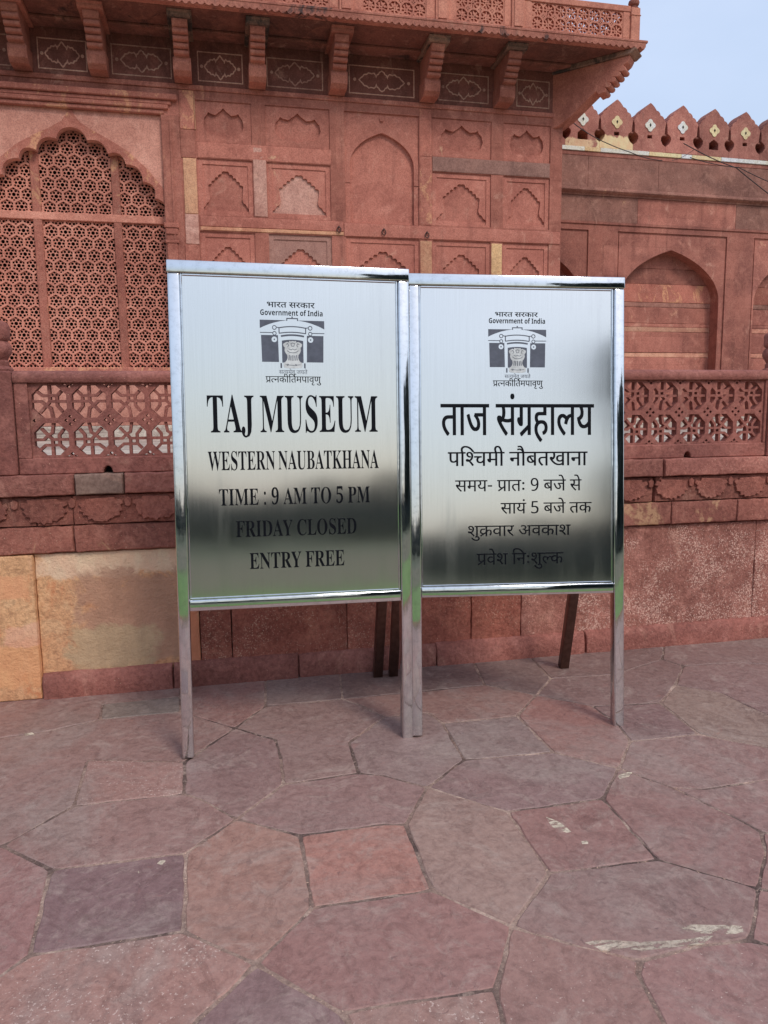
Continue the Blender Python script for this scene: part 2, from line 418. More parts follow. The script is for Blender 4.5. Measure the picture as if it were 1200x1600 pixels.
def brushed_steel():
    m, t, b = newmat('brushed_steel'); g = NG(t)
    p = g.n('ShaderNodeTexCoord').outputs['Object']
    mp = g.n('ShaderNodeMapping'); mp.inputs['Scale'].default_value = (260, 1, 2.2); g.l(p, mp.inputs['Vector'])
    st = g.noise(1.0, 3, .6, mp.outputs['Vector'])
    mp2 = g.n('ShaderNodeMapping'); mp2.inputs['Scale'].default_value = (9, 1, .9); g.l(p, mp2.inputs['Vector'])
    run = g.noise(1.0, 5, .65, mp2.outputs['Vector'])
    c = g.mix(g.ramp(st, .3, .7), lin((220, 218, 213)), lin((225, 223, 218)))
    c = g.mix(g.ramp(run, .55, .75, 0, .25), c, lin((202, 202, 199)))
    g.l(c, b.inputs['Base Color'])
    b.inputs['Metallic'].default_value = 1.0
    g.l(g.math('ADD', g.ramp(st, .2, .8, .10, .125), g.ramp(run, .5, .8, 0, .06)), b.inputs['Roughness'])
    b.inputs['Anisotropic'].default_value = .75
    tg = g.n('ShaderNodeTangent', direction_type='UV_MAP'); tg.uv_map = 'face'; g.l(tg.outputs[0], b.inputs['Tangent'])
    bp = g.n('ShaderNodeBump'); bp.inputs['Strength'].default_value = .2; bp.inputs['Distance'].default_value = .004
    mp3 = g.n('ShaderNodeMapping'); mp3.inputs['Scale'].default_value = (3.2, 1, 2.1); g.l(p, mp3.inputs['Vector'])
    g.l(g.noise(1.0, 2, .5, mp3.outputs['Vector']), bp.inputs['Height']); g.l(bp.outputs['Normal'], b.inputs['Normal'])
    return m
def mirror_steel():
    m, t, b = newmat('polished_steel'); g = NG(t)
    p = g.n('ShaderNodeTexCoord').outputs['Object']
    sm = g.noise(34, 6, .7, p)
    g.l(g.mix(g.ramp(sm, .45, .75), lin((220, 221, 222)), lin((200, 201, 202))), b.inputs['Base Color'])
    b.inputs['Metallic'].default_value = 1.0
    g.l(g.ramp(sm, .35, .8, .05, .13), b.inputs['Roughness'])
    bp = g.n('ShaderNodeBump'); bp.inputs['Strength'].default_value = .18; bp.inputs['Distance'].default_value = .002
    g.l(g.noise(9, 2, .5, p), bp.inputs['Height']); g.l(bp.outputs['Normal'], b.inputs['Normal'])
    return m
M['brushed'] = brushed_steel(); M['steel'] = mirror_steel()

def paving_mat():
    m, t, b = newmat('flagstone'); g = NG(t)
    at = g.n('ShaderNodeAttribute'); at.attribute_name = 'tint'
    p = g.pos()
    c = at.outputs['Color']
    n1 = g.noise(1.9, 7, .65, p, .9)
    c = g.mix(g.ramp(n1, .30, .62, .45, 0), c, g.mix(1.0, c, (.78, .75, .77), 'MULTIPLY'))
    n2 = g.noise(5.2, 9, .75, p, 1.6)
    c = g.mix(g.ramp(n2, .50, .66, 0, .42), c, lin((182, 160, 146)))
    n4 = g.noise(5.5, 7, .7, g.pos((1, 1.6, 1)), 1.0)
    c = g.mix(g.ramp(n4, .60, .70, 0, .22), c, lin((184, 124, 110)))
    n5 = g.noise(2.4, 8, .7, g.pos((1.3, 1, 1)), 1.4)            # flaked layers with a sharp edge
    fl = g.ramp(n5, .585, .60)
    c = g.mix(g.math('MULTIPLY', fl, .5), c, g.mix(1.0, c, (.78, .74, .74), 'MULTIPLY'))
    n6 = g.noise(1.15, 9, .7, p, 1.2)
    c = g.mix(g.ramp(n6, .47, .66, 0, .5), c, lin((160, 142, 132)))
    n7 = g.noise(11, 9, .78, p, 1.6)
    c = g.mix(g.ramp(n7, .47, .60, 0, .55), c, g.mix(1.0, c, (.66, .61, .60), 'MULTIPLY'))
    n8 = g.noise(22, 8, .8, p, 1.2)
    c = g.mix(g.ramp(n8, .52, .66, 0, .3), c, lin((178, 156, 144)))
    n3 = g.noise(38, 5, .75, p)
    c = g.mix(g.ramp(n3, .38, .66, 0, .6), c, g.mix(1.0, c, (.64, .60, .60), 'MULTIPLY'))
    sn = g.noise(95, 4, .6, p); sa = g.noise(5, 4, .6, p)
    thr = g.math('SUBTRACT', .80, g.math('MULTIPLY', at.outputs['Alpha'], g.ramp(sa, .35, .62, .13, .20)))
    sz = g.n('ShaderNodeMath', operation='GREATER_THAN'); g.l(sn, sz.inputs[0]); g.l(thr, sz.inputs[1])
    c = g.mix(g.math('MULTIPLY', sz.outputs[0], .6), c, lin((214, 188, 174)))
    v2 = g.n('ShaderNodeTexVoronoi'); v2.inputs['Scale'].default_value = 13; v2.inputs['Randomness'].default_value = 1; g.l(p, v2.inputs['Vector'])
    vr2 = g.n('ShaderNodeSeparateColor'); g.l(v2.outputs['Color'], vr2.inputs[0])
    dk = g.n('ShaderNodeMath', operation='LESS_THAN'); g.l(g.math('ADD', v2.outputs['Distance'], g.math('MULTIPLY', n3, .25)), dk.inputs[0]); g.l(g.ramp(vr2.outputs[1], .72, 1.0, 0, .30), dk.inputs[1])
    c = g.mix(g.math('MULTIPLY', dk.outputs[0], .4), c, lin((104, 78, 74)))
    pits = g.noise(23, 3, .6, p, .5)
    c = g.mix(g.ramp(pits, .68, .73, 0, .5), c, lin((108, 80, 76)))
    g.l(c, b.inputs['Base Color'])
    g.l(g.ramp(n2, .3, .7, .48, .7), b.inputs['Roughness'])
    b.inputs['Specular IOR Level'].default_value = .45
    bp = g.n('ShaderNodeBump'); bp.inputs['Strength'].default_value = .4; bp.inputs['Distance'].default_value = .012
    h = g.math('ADD', g.math('MULTIPLY', n2, .9), g.math('ADD', g.math('MULTIPLY', n3, .45), g.math('ADD', g.math('MULTIPLY', g.ramp(pits, .66, .74), -.3), g.math('MULTIPLY', fl, -.28))))
    g.l(h, bp.inputs['Height']); g.l(bp.outputs['Normal'], b.inputs['Normal'])
    return m
M['paving'] = paving_mat()
M['lime'] = stone('lime_plaster_smear', (184, 168, 150), (154, 134, 122), (196, 182, 166), bump=.4, band=0)
_t = M['lime'].node_tree; _g = NG(_t); _n = _g.noise(26, 6, .7, _g.pos((.5, 1.6, 1)), .6)
_g.l(_g.ramp(_n, .42, .52), _t.nodes['Principled BSDF'].inputs['Alpha'])
def grass_mat(name, a, bcol):
    m, t, b = newmat(name); g = NG(t)
    n = g.noise(.6, 6, .7, g.pos()); n2 = g.noise(25, 3, .7, g.pos())
    c = g.mix(g.ramp(n, .3, .7), a, bcol)
    g.l(g.mix(g.ramp(n2, .3, .8, 0, .5), c, tuple(v * .5 for v in a)), b.inputs['Base Color'])
    b.inputs['Roughness'].default_value = .8
    return m
M['grass'] = grass_mat('lawn_grass', (.085, .19, .02), (.14, .25, .04))
M['grass_in_shade'] = grass_mat('shaded_grass', (.055, .075, .028), (.085, .10, .045))  # darker copy of the lawn grass, shade put into its colour
M['path'] = stone('tan_path_stone', (104, 100, 78), (88, 86, 66), (116, 110, 88), bump=.3, streak=0)
M['leaf'] = grass_mat('dark_foliage', (.06, .08, .072), (.085, .105, .092))
# ------------------------------------------------------------------ the setting
def px_ground(u, v):
    p = unproject(u, v, 2, 0.0); return (p.x, p.y)

STONES = [  # outline of each flagstone (picture of the ground plane), colour, amount of white specks
 ([(115,1259),(137,1187),(289,1190),(287,1240)], (150,114,106), 1.0),
 ([(3,1321),(115,1259),(287,1240),(315,1249),(370,1279),(290,1333),(80,1359)], (142,110,104), 0),
 ([(80,1359),(290,1333),(287,1455),(45,1492)], (116,90,92), 0),
 ([(-60,1330),(3,1321),(80,1359),(45,1492),(0,1525),(-60,1560)], (144,104,100), 0),
 ([(0,1525),(45,1492),(287,1455),(400,1505),(312,1590),(265,1640),(-60,1640),(-60,1560)], (156,116,106), 1.0),
 ([(290,1333),(370,1279),(469,1305),(488,1418),(400,1505),(287,1455)], (152,114,102), 0),
 ([(287,1240),(289,1190),(367,1137),(430,1155),(440,1190),(443,1225),(370,1279),(315,1249)], (136,108,104), 0),
 ([(370,1279),(443,1225),(560,1208),(600,1212),(668,1230),(634,1287),(600,1287),(469,1305)], (138,108,104), 0),
 ([(469,1305),(600,1287),(634,1287),(675,1390),(600,1402),(488,1418)], (162,112,100), 0),
 ([(488,1418),(600,1402),(675,1390),(800,1447),(775,1545),(600,1570),(535,1582),(400,1505)], (142,102,96), 0),
 ([(400,1505),(535,1582),(590,1660),(265,1640),(312,1590)], (124,96,96), 0),
 ([(535,1582),(600,1570),(775,1545),(800,1660),(590,1660)], (152,116,106), 1.0),
 ([(775,1545),(800,1447),(830,1457),(905,1477),(1000,1500),(995,1520),(1070,1660),(800,1660)], (142,106,98), .7),
 ([(800,1447),(858,1364),(1028,1343),(1185,1388),(1172,1468),(1100,1475),(1000,1500),(905,1477),(830,1457)], (136,106,100), 0),
 ([(1000,1500),(1100,1475),(1172,1468),(1260,1490),(1260,1660),(1070,1660),(995,1520)], (146,108,102), .7),
 ([(1185,1388),(1260,1400),(1260,1490),(1172,1468)], (148,110,104), 0),
 ([(668,1230),(700,1240),(793,1268),(858,1364),(800,1447),(675,1390),(634,1287)], (150,122,112), 0),
 ([(793,1268),(942,1248),(1028,1343),(858,1364)], (140,102,96), 0),
 ([(942,1248),(967,1200),(1000,1213),(1050,1230),(1145,1275),(1190,1300),(1197,1330),(1185,1388),(1028,1343)], (140,104,98), .5),
 ([(1050,1230),(1100,1233),(1200,1218),(1260,1215),(1260,1310),(1190,1300),(1145,1275)], (144,110,104), 0),
 ([(1185,1388),(1197,1330),(1190,1300),(1260,1310),(1260,1400)], (146,108,102), 0),
 ([(668,1230),(725,1187),(865,1175),(967,1200),(942,1248),(793,1268),(700,1240)], (132,106,104), 0),
 ([(808,1118),(838,1086),(925,1103),(965,1130),(985,1158),(967,1200),(865,1175)], (146,104,96), 0),
 ([(692,1130),(808,1118),(865,1175),(725,1187)], (132,112,108), 0),
 ([(985,1158),(1092,1147),(1200,1168),(1260,1175),(1260,1215),(1200,1218),(1100,1233),(1050,1230),(1000,1213),(967,1200)], (142,110,104), 0),
 ([(925,1103),(960,1102),(1032,1098),(1092,1147),(985,1158),(965,1130)], (124,98,96), 0),
 ([(1032,1098),(1055,1070),(1125,1082),(1200,1118),(1260,1130),(1260,1175),(1200,1168),(1092,1147)], (142,121,110), 0),
 ([(1055,1070),(1068,1040),(1150,1035),(1200,1038),(1260,1040),(1260,1130),(1200,1118),(1125,1082)], (134,108,104), 0),
 ([(860,1060),(960,1054),(1035,1030),(1068,1040),(1055,1070),(1032,1098),(960,1102),(925,1103),(838,1086)], (126,102,98), 0),
 ([(825,1022),(1038,1006),(1035,1030),(960,1054),(860,1060)], (120,98,94), 0),
 ([(1038,1006),(1260,985),(1260,1040),(1200,1038),(1150,1035),(1068,1040),(1035,1030)], (128,104,100), 0),
 ([(738,1030),(825,1022),(860,1060),(838,1086),(757,1070)], (116,98,94), 0),
 ([(530,1040),(738,1030),(757,1070),(660,1080),(535,1092)], (114,94,90), 0),
 ([(660,1080),(757,1070),(838,1086),(808,1118),(692,1130),(670,1113),(600,1120),(560,1100),(535,1092)], (142,110,102), 0),
 ([(600,1120),(670,1113),(692,1130),(725,1187),(668,1230),(600,1212),(560,1208),(545,1160)], (134,112,108), 0),
 ([(367,1137),(415,1103),(535,1092),(560,1100),(600,1120),(545,1160),(560,1208),(443,1225),(440,1190),(430,1155)], (138,112,106), 0),
 ([(285,1066),(415,1055),(415,1103),(367,1137),(282,1112)], (140,104,98), 0),
 ([(415,1055),(530,1040),(535,1092),(415,1103)], (122,100,96), 0),
 ([(160,1100),(282,1088),(282,1112),(157,1124)], (122,114,106), 0),
 ([(-60,1100),(60,1090),(285,1066),(282,1088),(160,1100),(157,1124),(60,1145),(-60,1160)], (136,104,98), 0),
 ([(-60,1160),(60,1145),(157,1124),(282,1112),(367,1137),(289,1190),(137,1187),(115,1259),(3,1321),(-60,1330)], (140,110,104), 0),
]
def rough_poly(poly, gap, step=.03, amp=.003, seed=0):
    """inset outline with ragged edges"""
    n = len(poly)
    area = sum(poly[i][0] * poly[(i + 1) % n][1] - poly[(i + 1) % n][0] * poly[i][1] for i in range(n))
    if area < 0: poly = poly[::-1]
    out = []
    for i in range(n):
        a, p, b = Vector(poly[i - 1]), Vector(poly[i]), Vector(poly[(i + 1) % n])
        d1, d2 = (p - a).normalized(), (b - p).normalized()
        n1, n2 = Vector((-d1.y, d1.x)), Vector((-d2.y, d2.x))
        m = (n1 + n2)
        m = m.normalized() if m.length > .2 else n1
        out.append(p + m * gap / max(.5, m.dot(n1)))
    res = []
    for i in range(n):
        a, b = out[i], out[(i + 1) % n]; L = (b - a).length; k = max(1, int(L / step))
        nn = Vector((-(b - a).y, (b - a).x)).normalized()
        for j in range(k):
            q = a + (b - a) * (j / k)
            e = min(j, k - j) / max(1, k) if k > 1 else 0
            q = q + nn * (noise.noise(Vector((q.x * 14, q.y * 14, seed))) * amp * 1.6 + noise.noise(Vector((q.x * 45, q.y * 45, seed))) * amp)
            if j == 0:  # rounded corner
                q = q + (( (out[i - 1] - a).normalized() + (b - a).normalized()) * .004)
            res.append((q.x, q.y))
    return res

def tint(col):
    c = lin(col); m = lin((144, 112, 106))
    return tuple((a * .78 + b * .22) * 1.24 * t for a, b, t in zip(c, m, (1.01, 1.0, .94)))

def build_pavement():
    V, Fc, C, MI = [], [], [], []
    def add_stone(poly, col, sp, z, gap, mat=0, lip=.006):
        o = rough_poly(poly, gap, seed=len(Fc) * .37)
        c = Vector((sum(p[0] for p in o) / len(o), sum(p[1] for p in o) / len(o)))
        inner = [tuple(Vector(p) + (c - Vector(p)).normalized() * lip) for p in o]
        vs, fs = fill([inner])
        b = len(V)
        V.extend([(p.x, p.y, z) for p in vs]); Fc.extend([[b + i for i in f] for f in fs]); MI.extend([mat] * len(fs))
        b2 = len(V); n = len(o)
        V.extend([(p[0], p[1], z) for p in inner] + [(p[0], p[1], z - .005) for p in o])
        for i in range(n):
            j = (i + 1) % n
            Fc.append([b2 + n + i, b2 + n + j, b2 + j, b2 + i]); MI.append(mat)
        C.extend([tint(col) + (sp,)] * (len(V) - b))
    for poly, col, sp in STONES:
        add_stone([px_ground(*p) for p in poly], col, sp, rnd.uniform(-.0008, .0012), .0028)
    # plaster smears and worn patches lying on the stones
    for pts, z in (([(908,1474),(930,1468),(1000,1472),(1060,1470),(1120,1462),(1100,1474),(1040,1482),(985,1490),(940,1486)], .0012),
                   ([(1058,1449),(1080,1444),(1164,1447),(1166,1458),(1150,1461),(1080,1459)], .0012),
                   ([(850,1275),(875,1284),(896,1301),(886,1303),(862,1294)], .0012), ([(905,1314),(920,1312),(922,1320),(908,1321)], .0012),
                   ([(962,1213),(972,1206),(990,1206),(984,1214),(968,1219)], .0012), ([(35,1147),(52,1144),(56,1149),(40,1151)], .0012),
                   ([(213,1361),(218,1359),(220,1365),(214,1367)], .0012), ([(242,1350),(255,1340),(262,1345),(252,1354)], .0012)):
        add_stone([px_ground(*p) for p in pts], (200, 186, 168), 0, z, 0.0, 2, .002)
    # more flagstones all around, beyond the picture's edge
    outer = [px_ground(*p) for p in ((-60,1100),(1260,985),(1260,1660),(-60,1640))]
    def inside(x, y):
        c = False
        for i in range(4):
            (x0, y0), (x1, y1) = outer[i], outer[(i + 1) % 4]
            if (y0 > y) != (y1 > y) and x < (x1 - x0) * (y - y0) / (y1 - y0) + x0: c = not c
        return c
    s = .42; jit = {}
    def jv(i, j):
        if (i, j) not in jit:
            q = random.Random(i * 7919 + j * 104729)
            jit[i, j] = (q.uniform(-.13, .13), q.uniform(-.13, .13))
        return jit[i, j]
    dxh = s * math.sqrt(3)
    def hv(i, j):     # brick-like honeycomb vertex grid
        x = i * dxh / 2; y = j * s * 1.5 + (s * .5 if (i + j) % 2 else 0)
        a = jv(i, j); return (x + a[0], y + a[1])
    for j in range(0, 8):
        for i in range(-22, 28):
            if (i + j) % 2: continue
            hexa = [hv(i, j), hv(i + 1, j), hv(i + 2, j), hv(i + 2, j + 1), hv(i + 1, j + 1), hv(i, j + 1)]
            cx, cy = sum(p[0] for p in hexa) / 6, sum(p[1] for p in hexa) / 6
            if all(inside(*p) for p in hexa) or cy > 3.95 or any(p[1] < .48 for p in hexa) or any(p[1] > 4.1 for p in hexa): continue
            q = random.Random(i * 31 + j * 57)
            k = q.uniform(.88, 1.08)
            if any(inside(*p) for p in hexa): z = -.003
            else: z = -.001
            add_stone(hexa, tuple(v * k for v in (142, 109, 103)), q.choice((0, 0, .8)), z, .006)
    n0 = len(V)
    V.extend([(-9, .46, -.0035), (11, .46, -.0035), (11, 3.95, -.0035), (-9, 3.95, -.0035)]); Fc.append([n0, n0 + 1, n0 + 2, n0 + 3]); MI.append(1)
    C.extend([(.3, .2, .18, 0)] * 4)
    n0 = len(V); V.extend([(p[0], p[1], -.0026) for p in outer]); Fc.append([n0, n0 + 1, n0 + 2, n0 + 3]); MI.append(1); C.extend([(.3, .2, .18, 0)] * 4)
    me = bpy.data.meshes.new('pavement'); me.from_pydata(V, [], Fc)
    for k in ('paving', 'mortar', 'lime'): me.materials.append(M[k])
    me.polygons.foreach_set('material_index', MI)
    a = me.color_attributes.new('tint', 'FLOAT_COLOR', 'POINT')
    a.data.foreach_set('color', [x for c in C for x in c])
    bm = bmesh.new(); bm.from_mesh(me)
    for f in bm.faces:
        if f.normal.z < 0: f.normal_flip()
    bm.to_mesh(me); bm.free()
    o = bpy.data.objects.new('pavement', me); COL.objects.link(o); tag(o, kind='structure')
build_pavement()

m = MB(); m.box(-400, 400, -600, 400, -1.0, -.03); tag(m.build('ground', M['grass_in_shade']), kind='structure')
m = MB(); m.box(-30, 30, -3.2, .338, -.02, -.012); tag(m.build('lawn', M['grass']), kind='structure')
m = MB(); m.box(-60, 60, -9.5, -3.25, -.02, -.006); tag(m.build('path', M['path']), kind='structure')
m = MB(); m.box(-9, 11, .34, .458, -.4, .006); tag(m.build('kerb', M['base'], bevel=.02), kind='structure')
m = MB(); m.box(-9, 16, 4.12, 20, .9, 1.066); tag(m.build('terrace_floor', M['terrace']), kind='structure')

# clipped hedge and dark trees across the lawn, behind the viewer: what the steel boards mirror
def leaves(mb, c, rad, n, size, q):
    for _ in range(n):
        while True:
            p = Vector((q.uniform(-1, 1), q.uniform(-1, 1), q.uniform(-1, 1)))
            if .35 < p.length < 1: break
        p = Vector((c[0] + p.x * rad[0], c[1] + p.y * rad[1], c[2] + p.z * rad[2]))
        a = Vector((q.uniform(-1, 1), q.uniform(-1, 1), q.uniform(-1, 1))).normalized() * size * q.uniform(.6, 1.3)
        b = a.cross(Vector((q.uniform(-1, 1), q.uniform(-1, 1), q.uniform(-1, 1)))).normalized() * size * q.uniform(.4, .8)
        mb.add([p - a, p + b, p + a, p - b], [(0, 1, 2, 3)])
q = random.Random(3)
hm = MB()
for k in range(60):
    x = -45 + k * 1.6
    leaves(hm, (x, -15.5 + q.uniform(-.3, .3), .5 + q.uniform(-.12, .15) + (.2 if x < 2.5 else -.12)), (1.2, .9, .68), 330, .17, q)
tag(hm.build('hedge', M['leaf'], recalc=False), 'long dark clipped hedge across the lawn behind the viewer', 'hedge')
tm = MB()
for (x, y, h, rd) in ((11.2, -22, 9.0, 2.3), (13.0, -21.5, 9.6, 2.6), (16.0, -20.5, 10, 2.8), (19.5, -21, 10.5, 3.2), (24, -23, 11, 3.6), (29, -24, 11, 3.8), (34, -30, 10, 4.2), (-40, -45, 9, 5), (-30, -60, 10, 6), (43, -30, 11, 4.5)):
    tm.tube([(x, y, -.03), (x + .1, y, h * .3), (x - .1, y, h * .6)], .18, 7)
    for _ in range(12):
        leaves(tm, (x + q.uniform(-.6, .6) * rd, y + q.uniform(-.6, .6) * rd, h * .5 + q.uniform(-.42, .38) * h), (rd * .6, rd * .6, h * .18), 600, .32, q)
for k in range(34):
    x = -62 + k * 4.2 + q.uniform(-1.5, 1.5); h = q.uniform(1.6, 4.2)
    tm.tube([(x, -58, -.03), (x + .1, -58, h * .5)], .15, 6)
    leaves(tm, (x, -58 + q.uniform(-3, 3), h * .55), (2.4, 2, h * .5), 420, .42, q)
tag(tm.build('woodland', M['leaf'], recalc=False), 'far dark trees beyond the lawn behind the viewer', 'trees', kind='stuff')

# ------------------------------------------------------------------ plinth wall of the terrace
TW = (1.0, 3.95, 0)
tw = empty('terrace_wall', TW, 'low red sandstone terrace wall with a carved band and yellow stained stones', 'wall')
def tblock(name, mat, x0, x1, yf, z0, z1, yb=3.98, **kw):
    b = MB(TW); b.block(x0, x1, yf, yb, z0, z1, seed=rnd.random() * 40, **kw); return b.build(name, M[mat], tw, smooth=True)
m = MB(TW); m.box(-3, 6, 3.93, 4.119, 0, 1.02); m.build('core', M['dark'], tw)
tag(tblock('pilaster', 'stained_corner', -1.62, -.936, 3.862, 0.0, .733, r=.01, amp=.004), 'yellow stained corner stone')
xs = [(-.932, -.158, 'stained_field'), (-.154, .004, 'plinth_red'), (.008, .62, 'plinth_red'), (.624, 1.33, 'plinth_red'), (1.334, 1.63, 'plinth_red'), (1.634, 3.148, 'plinth'), (3.152, 4.3, 'plinth'), (4.304, 5.9, 'plinth'), (-2.9, -1.624, 'yellow_stained')]
for a, b, mt in xs: tblock('wall_stone', mt, a, b, 3.888, .10, .733, r=.006, amp=.005, res=.04)
for a, b in ((-2.9, -1.63), (-.930, -.30), (-.297, .35), (.353, 1.12), (1.123, 2.022), (2.028, 3.6), (3.604, 5.9)):
    tblock('base_stone', 'base', a, b, 3.85 + rnd.uniform(-.004, .004), -.01, .128 + rnd.uniform(-.006, .004), r=.012, amp=.005, jit=.006, chamfer=.03)
for a, b in ((-2.9, -1.4), (-1.397, -.74), (-.737, .05), (.053, .9), (.903, 1.7), (1.703, 2.55), (2.553, 2.99), (2.993, 4.2), (4.203, 5.9)):
    tblock('moulding_stone', 'mould', a, b, 3.862 + rnd.uniform(-.003, .003), .739, .872, r=.012, amp=.005, jit=.005)
# carved band: a flat ground with a row of drooping lotus leaves
for a, b in ((-2.9, -1.7), (-1.697, -.905), (-.902, -.735), (-.60, .40), (.403, 1.55), (1.553, 2.425), (2.442, 4.0), (4.003, 5.9)):
    tblock('band_stone', 'carved', a if a != -.60 else -.732, b, 3.862, .877, 1.019, r=.005, amp=.004)
leafs = []
def leaf_outline(sc, flip):
    q = random.Random(int(sc * 1000))
    half = [(0, 0), (.014, .010), (.030, .006), (.042, .018), (.060, .014), (.070, .032), (.090, .034), (.088, .050), (.102, .062), (.092, .080), (.106, .090), (.098, .112), (.076, .106), (.068, .122)]
    pts = [(x + q.uniform(-.007, .007), z + q.uniform(-.006, .006)) for x, z in half]
    l = [(-x + q.uniform(-.007, .007), z + q.uniform(-.006, .006)) for x, z in half[1:]]
    return pts + l[::-1]
x = -2.7; k = 0
while x < 5.7:
    b = MB(TW)
    pts = leaf_outline(1 + k * .01, 0)
    b.plate([[(px, pz) for px, pz in pts]], 3.849, 3.866, x, .884)
    b.plate([[(-.014, 0), (.0, -.006), (.014, 0), (.018, .03), (0, .048), (-.018, .03)]], 3.850, 3.866, x + .13, .965)
    b.build('carved_leaf', M['carved'], tw, bevel=.003)
    x += .262; k += 1
for a, b, mt in ((-2.9, -1.5, 'coping'), (-1.497, -.717, 'coping'), (-.714, -.488, 'coping_grey'), (-.484, .33, 'coping'), (.334, 1.4, 'coping'), (1.404, 2.470, 'coping'), (2.484, 3.9, 'coping'), (3.904, 5.9, 'coping')):
    o = tblock('coping_stone', mt, a, b, 3.832 + rnd.uniform(-.003, .003), 1.025, 1.126, yb=4.119, r=.012, amp=.004, jit=.004)
    if mt == 'coping_grey': tag(o, 'grey replacement coping stone')

# ------------------------------------------------------------------ pierced railing on the terrace wall
def lattice_mesh(cols, p, mat, half=.432, depth=.05, barw=.0135, origin=(0, 0, 0), rows=2):
    """octagons with an interlaced filling, diamonds with a small cross between them; lower-left corner at 0,0"""
    mb = MB(origin)
    Wd, Hd = cols * p, rows * p
    holes = []
    a = p * half; c = a * .42
    for r in range(rows):
        for k in range(cols):
            cx, cz = (k + .5) * p, (r + .5) * p
            holes.append([(cx + x, cz + z) for x, z in ((-a, -c), (-c, -a), (c, -a), (a, -c), (a, c), (c, a), (-c, a), (-a, c))])
    d, hs = p * .105, p * .052
    def dia(cx, cz, r): return [(cx - r, cz), (cx, cz - r), (cx + r, cz), (cx, cz + r)]
    for r in range(rows + 1):
        for k in range(cols + 1):
            cx, cz = k * p, r * p
            for ox, oz in ((d, 0), (-d, 0), (0, d), (0, -d)):
                x, z = cx + ox, cz + oz
                if x - hs > .004 and x + hs < Wd - .004 and z - hs > .004 and z + hs < Hd - .004:
                    holes.append(dia(x, z, hs))
            if r in (0, rows) and 0 < k < cols:
                s = 1 if r == 0 else -1
                for o in (-1, 1):
                    holes.append([(cx + o * p * .05, cz + s * .006), (cx + o * p * .17, cz + s * .006), (cx + o * p * .075, cz + s * p * .07)])
    mb.plate([rect(0, Wd, 0, Hd)] + holes, 0, depth)
    # raised rim around each octagon
    for r in range(rows):
        for k in range(cols):
            cx, cz = (k + .5) * p, (r + .5) * p
            fx = 1 if (k % 2 == 0) else -1; fz = 1 if (r % 2 == 1) else -1
            L = [[(0, 1.0), (0, .02), (-.62, -.68)], [(.42, .37), (-.42, .37), (-.78, .68)], [(.70, -.62), (.41, -.25), (.41, .35), (.70, .66)],
                 [(1, .02), (-.0, .02)], [(-1, .02), (-.5, .02), (-.25, -.22), (.02, -.40), (.12, -1)]]
            for ln in L:
                pts = [(cx + x * a * fx, cz + z * a * fz) for x, z in ln]
                mb.plate(ribbon(pts, barw), .009 + rnd.uniform(0, .0015), depth - .008 - rnd.uniform(0, .0015))
    return mb
RL = (1.0, 3.93, 1.126)
rl = empty('stone_railing', RL, 'low red sandstone railing with pierced octagon lattice panels on the terrace wall', 'railing')
panels = [(-.966, .395), (.405, 1.775), (1.785, 3.166), (-2.49, -1.114), (3.314, 4.69)]
for i, (a, b) in enumerate(panels):
    cols = 7; x0 = a + .062; p = (b - .018 - x0) / cols if i == 2 else (b - .03 - x0) / cols
    h = 2 * p
    z0 = 1.206; z1 = z0 + h
    lm = lattice_mesh(cols, p, None)
    lo = MB(RL); lo.v = [v + Vector((x0, 3.882, z0)) for v in lm.v]; lo.f = lm.f
    lo.build('lattice_panel', M['rail'], rl)
    # stone frame round the lattice
    notch = [(x0 - .0 , 0)]
    hx = (-.56, 1.1, 2.646, -1.8, 4.0)[i]
    low = [(a, 1.128), (hx - .022, 1.128)] + [(hx + .022 * math.cos(t), 1.128 + .036 * math.sin(t)) for t in [R(180 - 22.5 * k) for k in range(9)]][1:-1] + [(hx + .022, 1.128), (b, 1.128), (b, z0 - .0), (a, z0 - .0)]
    m = MB(RL); m.plate([low], 3.868, 3.96); m.build('lower_rail', M['rail'], rl, bevel=.004)
    m = MB(RL); m.box(hx - .03, hx + .03, 3.965, 3.975, 1.127, 1.175); m.build('drain_hole_shade', M['dark'], rl)  # dark block behind the notch, painted shade of the drain opening
    for xa, xb in ((a, x0 - .0005), (b - (.018 if i == 2 else .03) + .0005, b)):
        m = MB(RL); m.box(xa, xb, 3.8695, 3.958, z0 + .0005, z1 - .0005); m.build('stile', M['rail'], rl, bevel=.003)
    m = MB(RL); m.prof([(3.862, z1), (3.855, z1 + .015), (3.857, z1 + .035), (3.872, z1 + .050), (3.9, z1 + .057), (3.945, z1 + .055), (3.968, z1 + .035), (3.968, z1)], a, b); m.build('top_rail', M['rail'], rl, smooth=True)
for x in (-2.563, -1.04, 3.24, 4.763):
    m = MB(RL); m.box(x - .071, x + .071, 3.850, 3.992, 1.127, 1.622); o = m.build('post', M['rail'], rl, bevel=.006)
    m = MB(RL); m.lathe([(.066, 1.622), (.068, 1.632), (.062, 1.642), (.05, 1.648), (.052, 1.668), (.045, 1.676), (.052, 1.69), (.064, 1.706), (.069, 1.728), (.064, 1.748), (.05, 1.765), (.06, 1.772), (.064, 1.785), (.064, 1.835), (.055, 1.85), (.03, 1.862), (.004, 1.868)], x, 3.921, 28)
    m.build('finial', M['rail'], o, smooth=True)

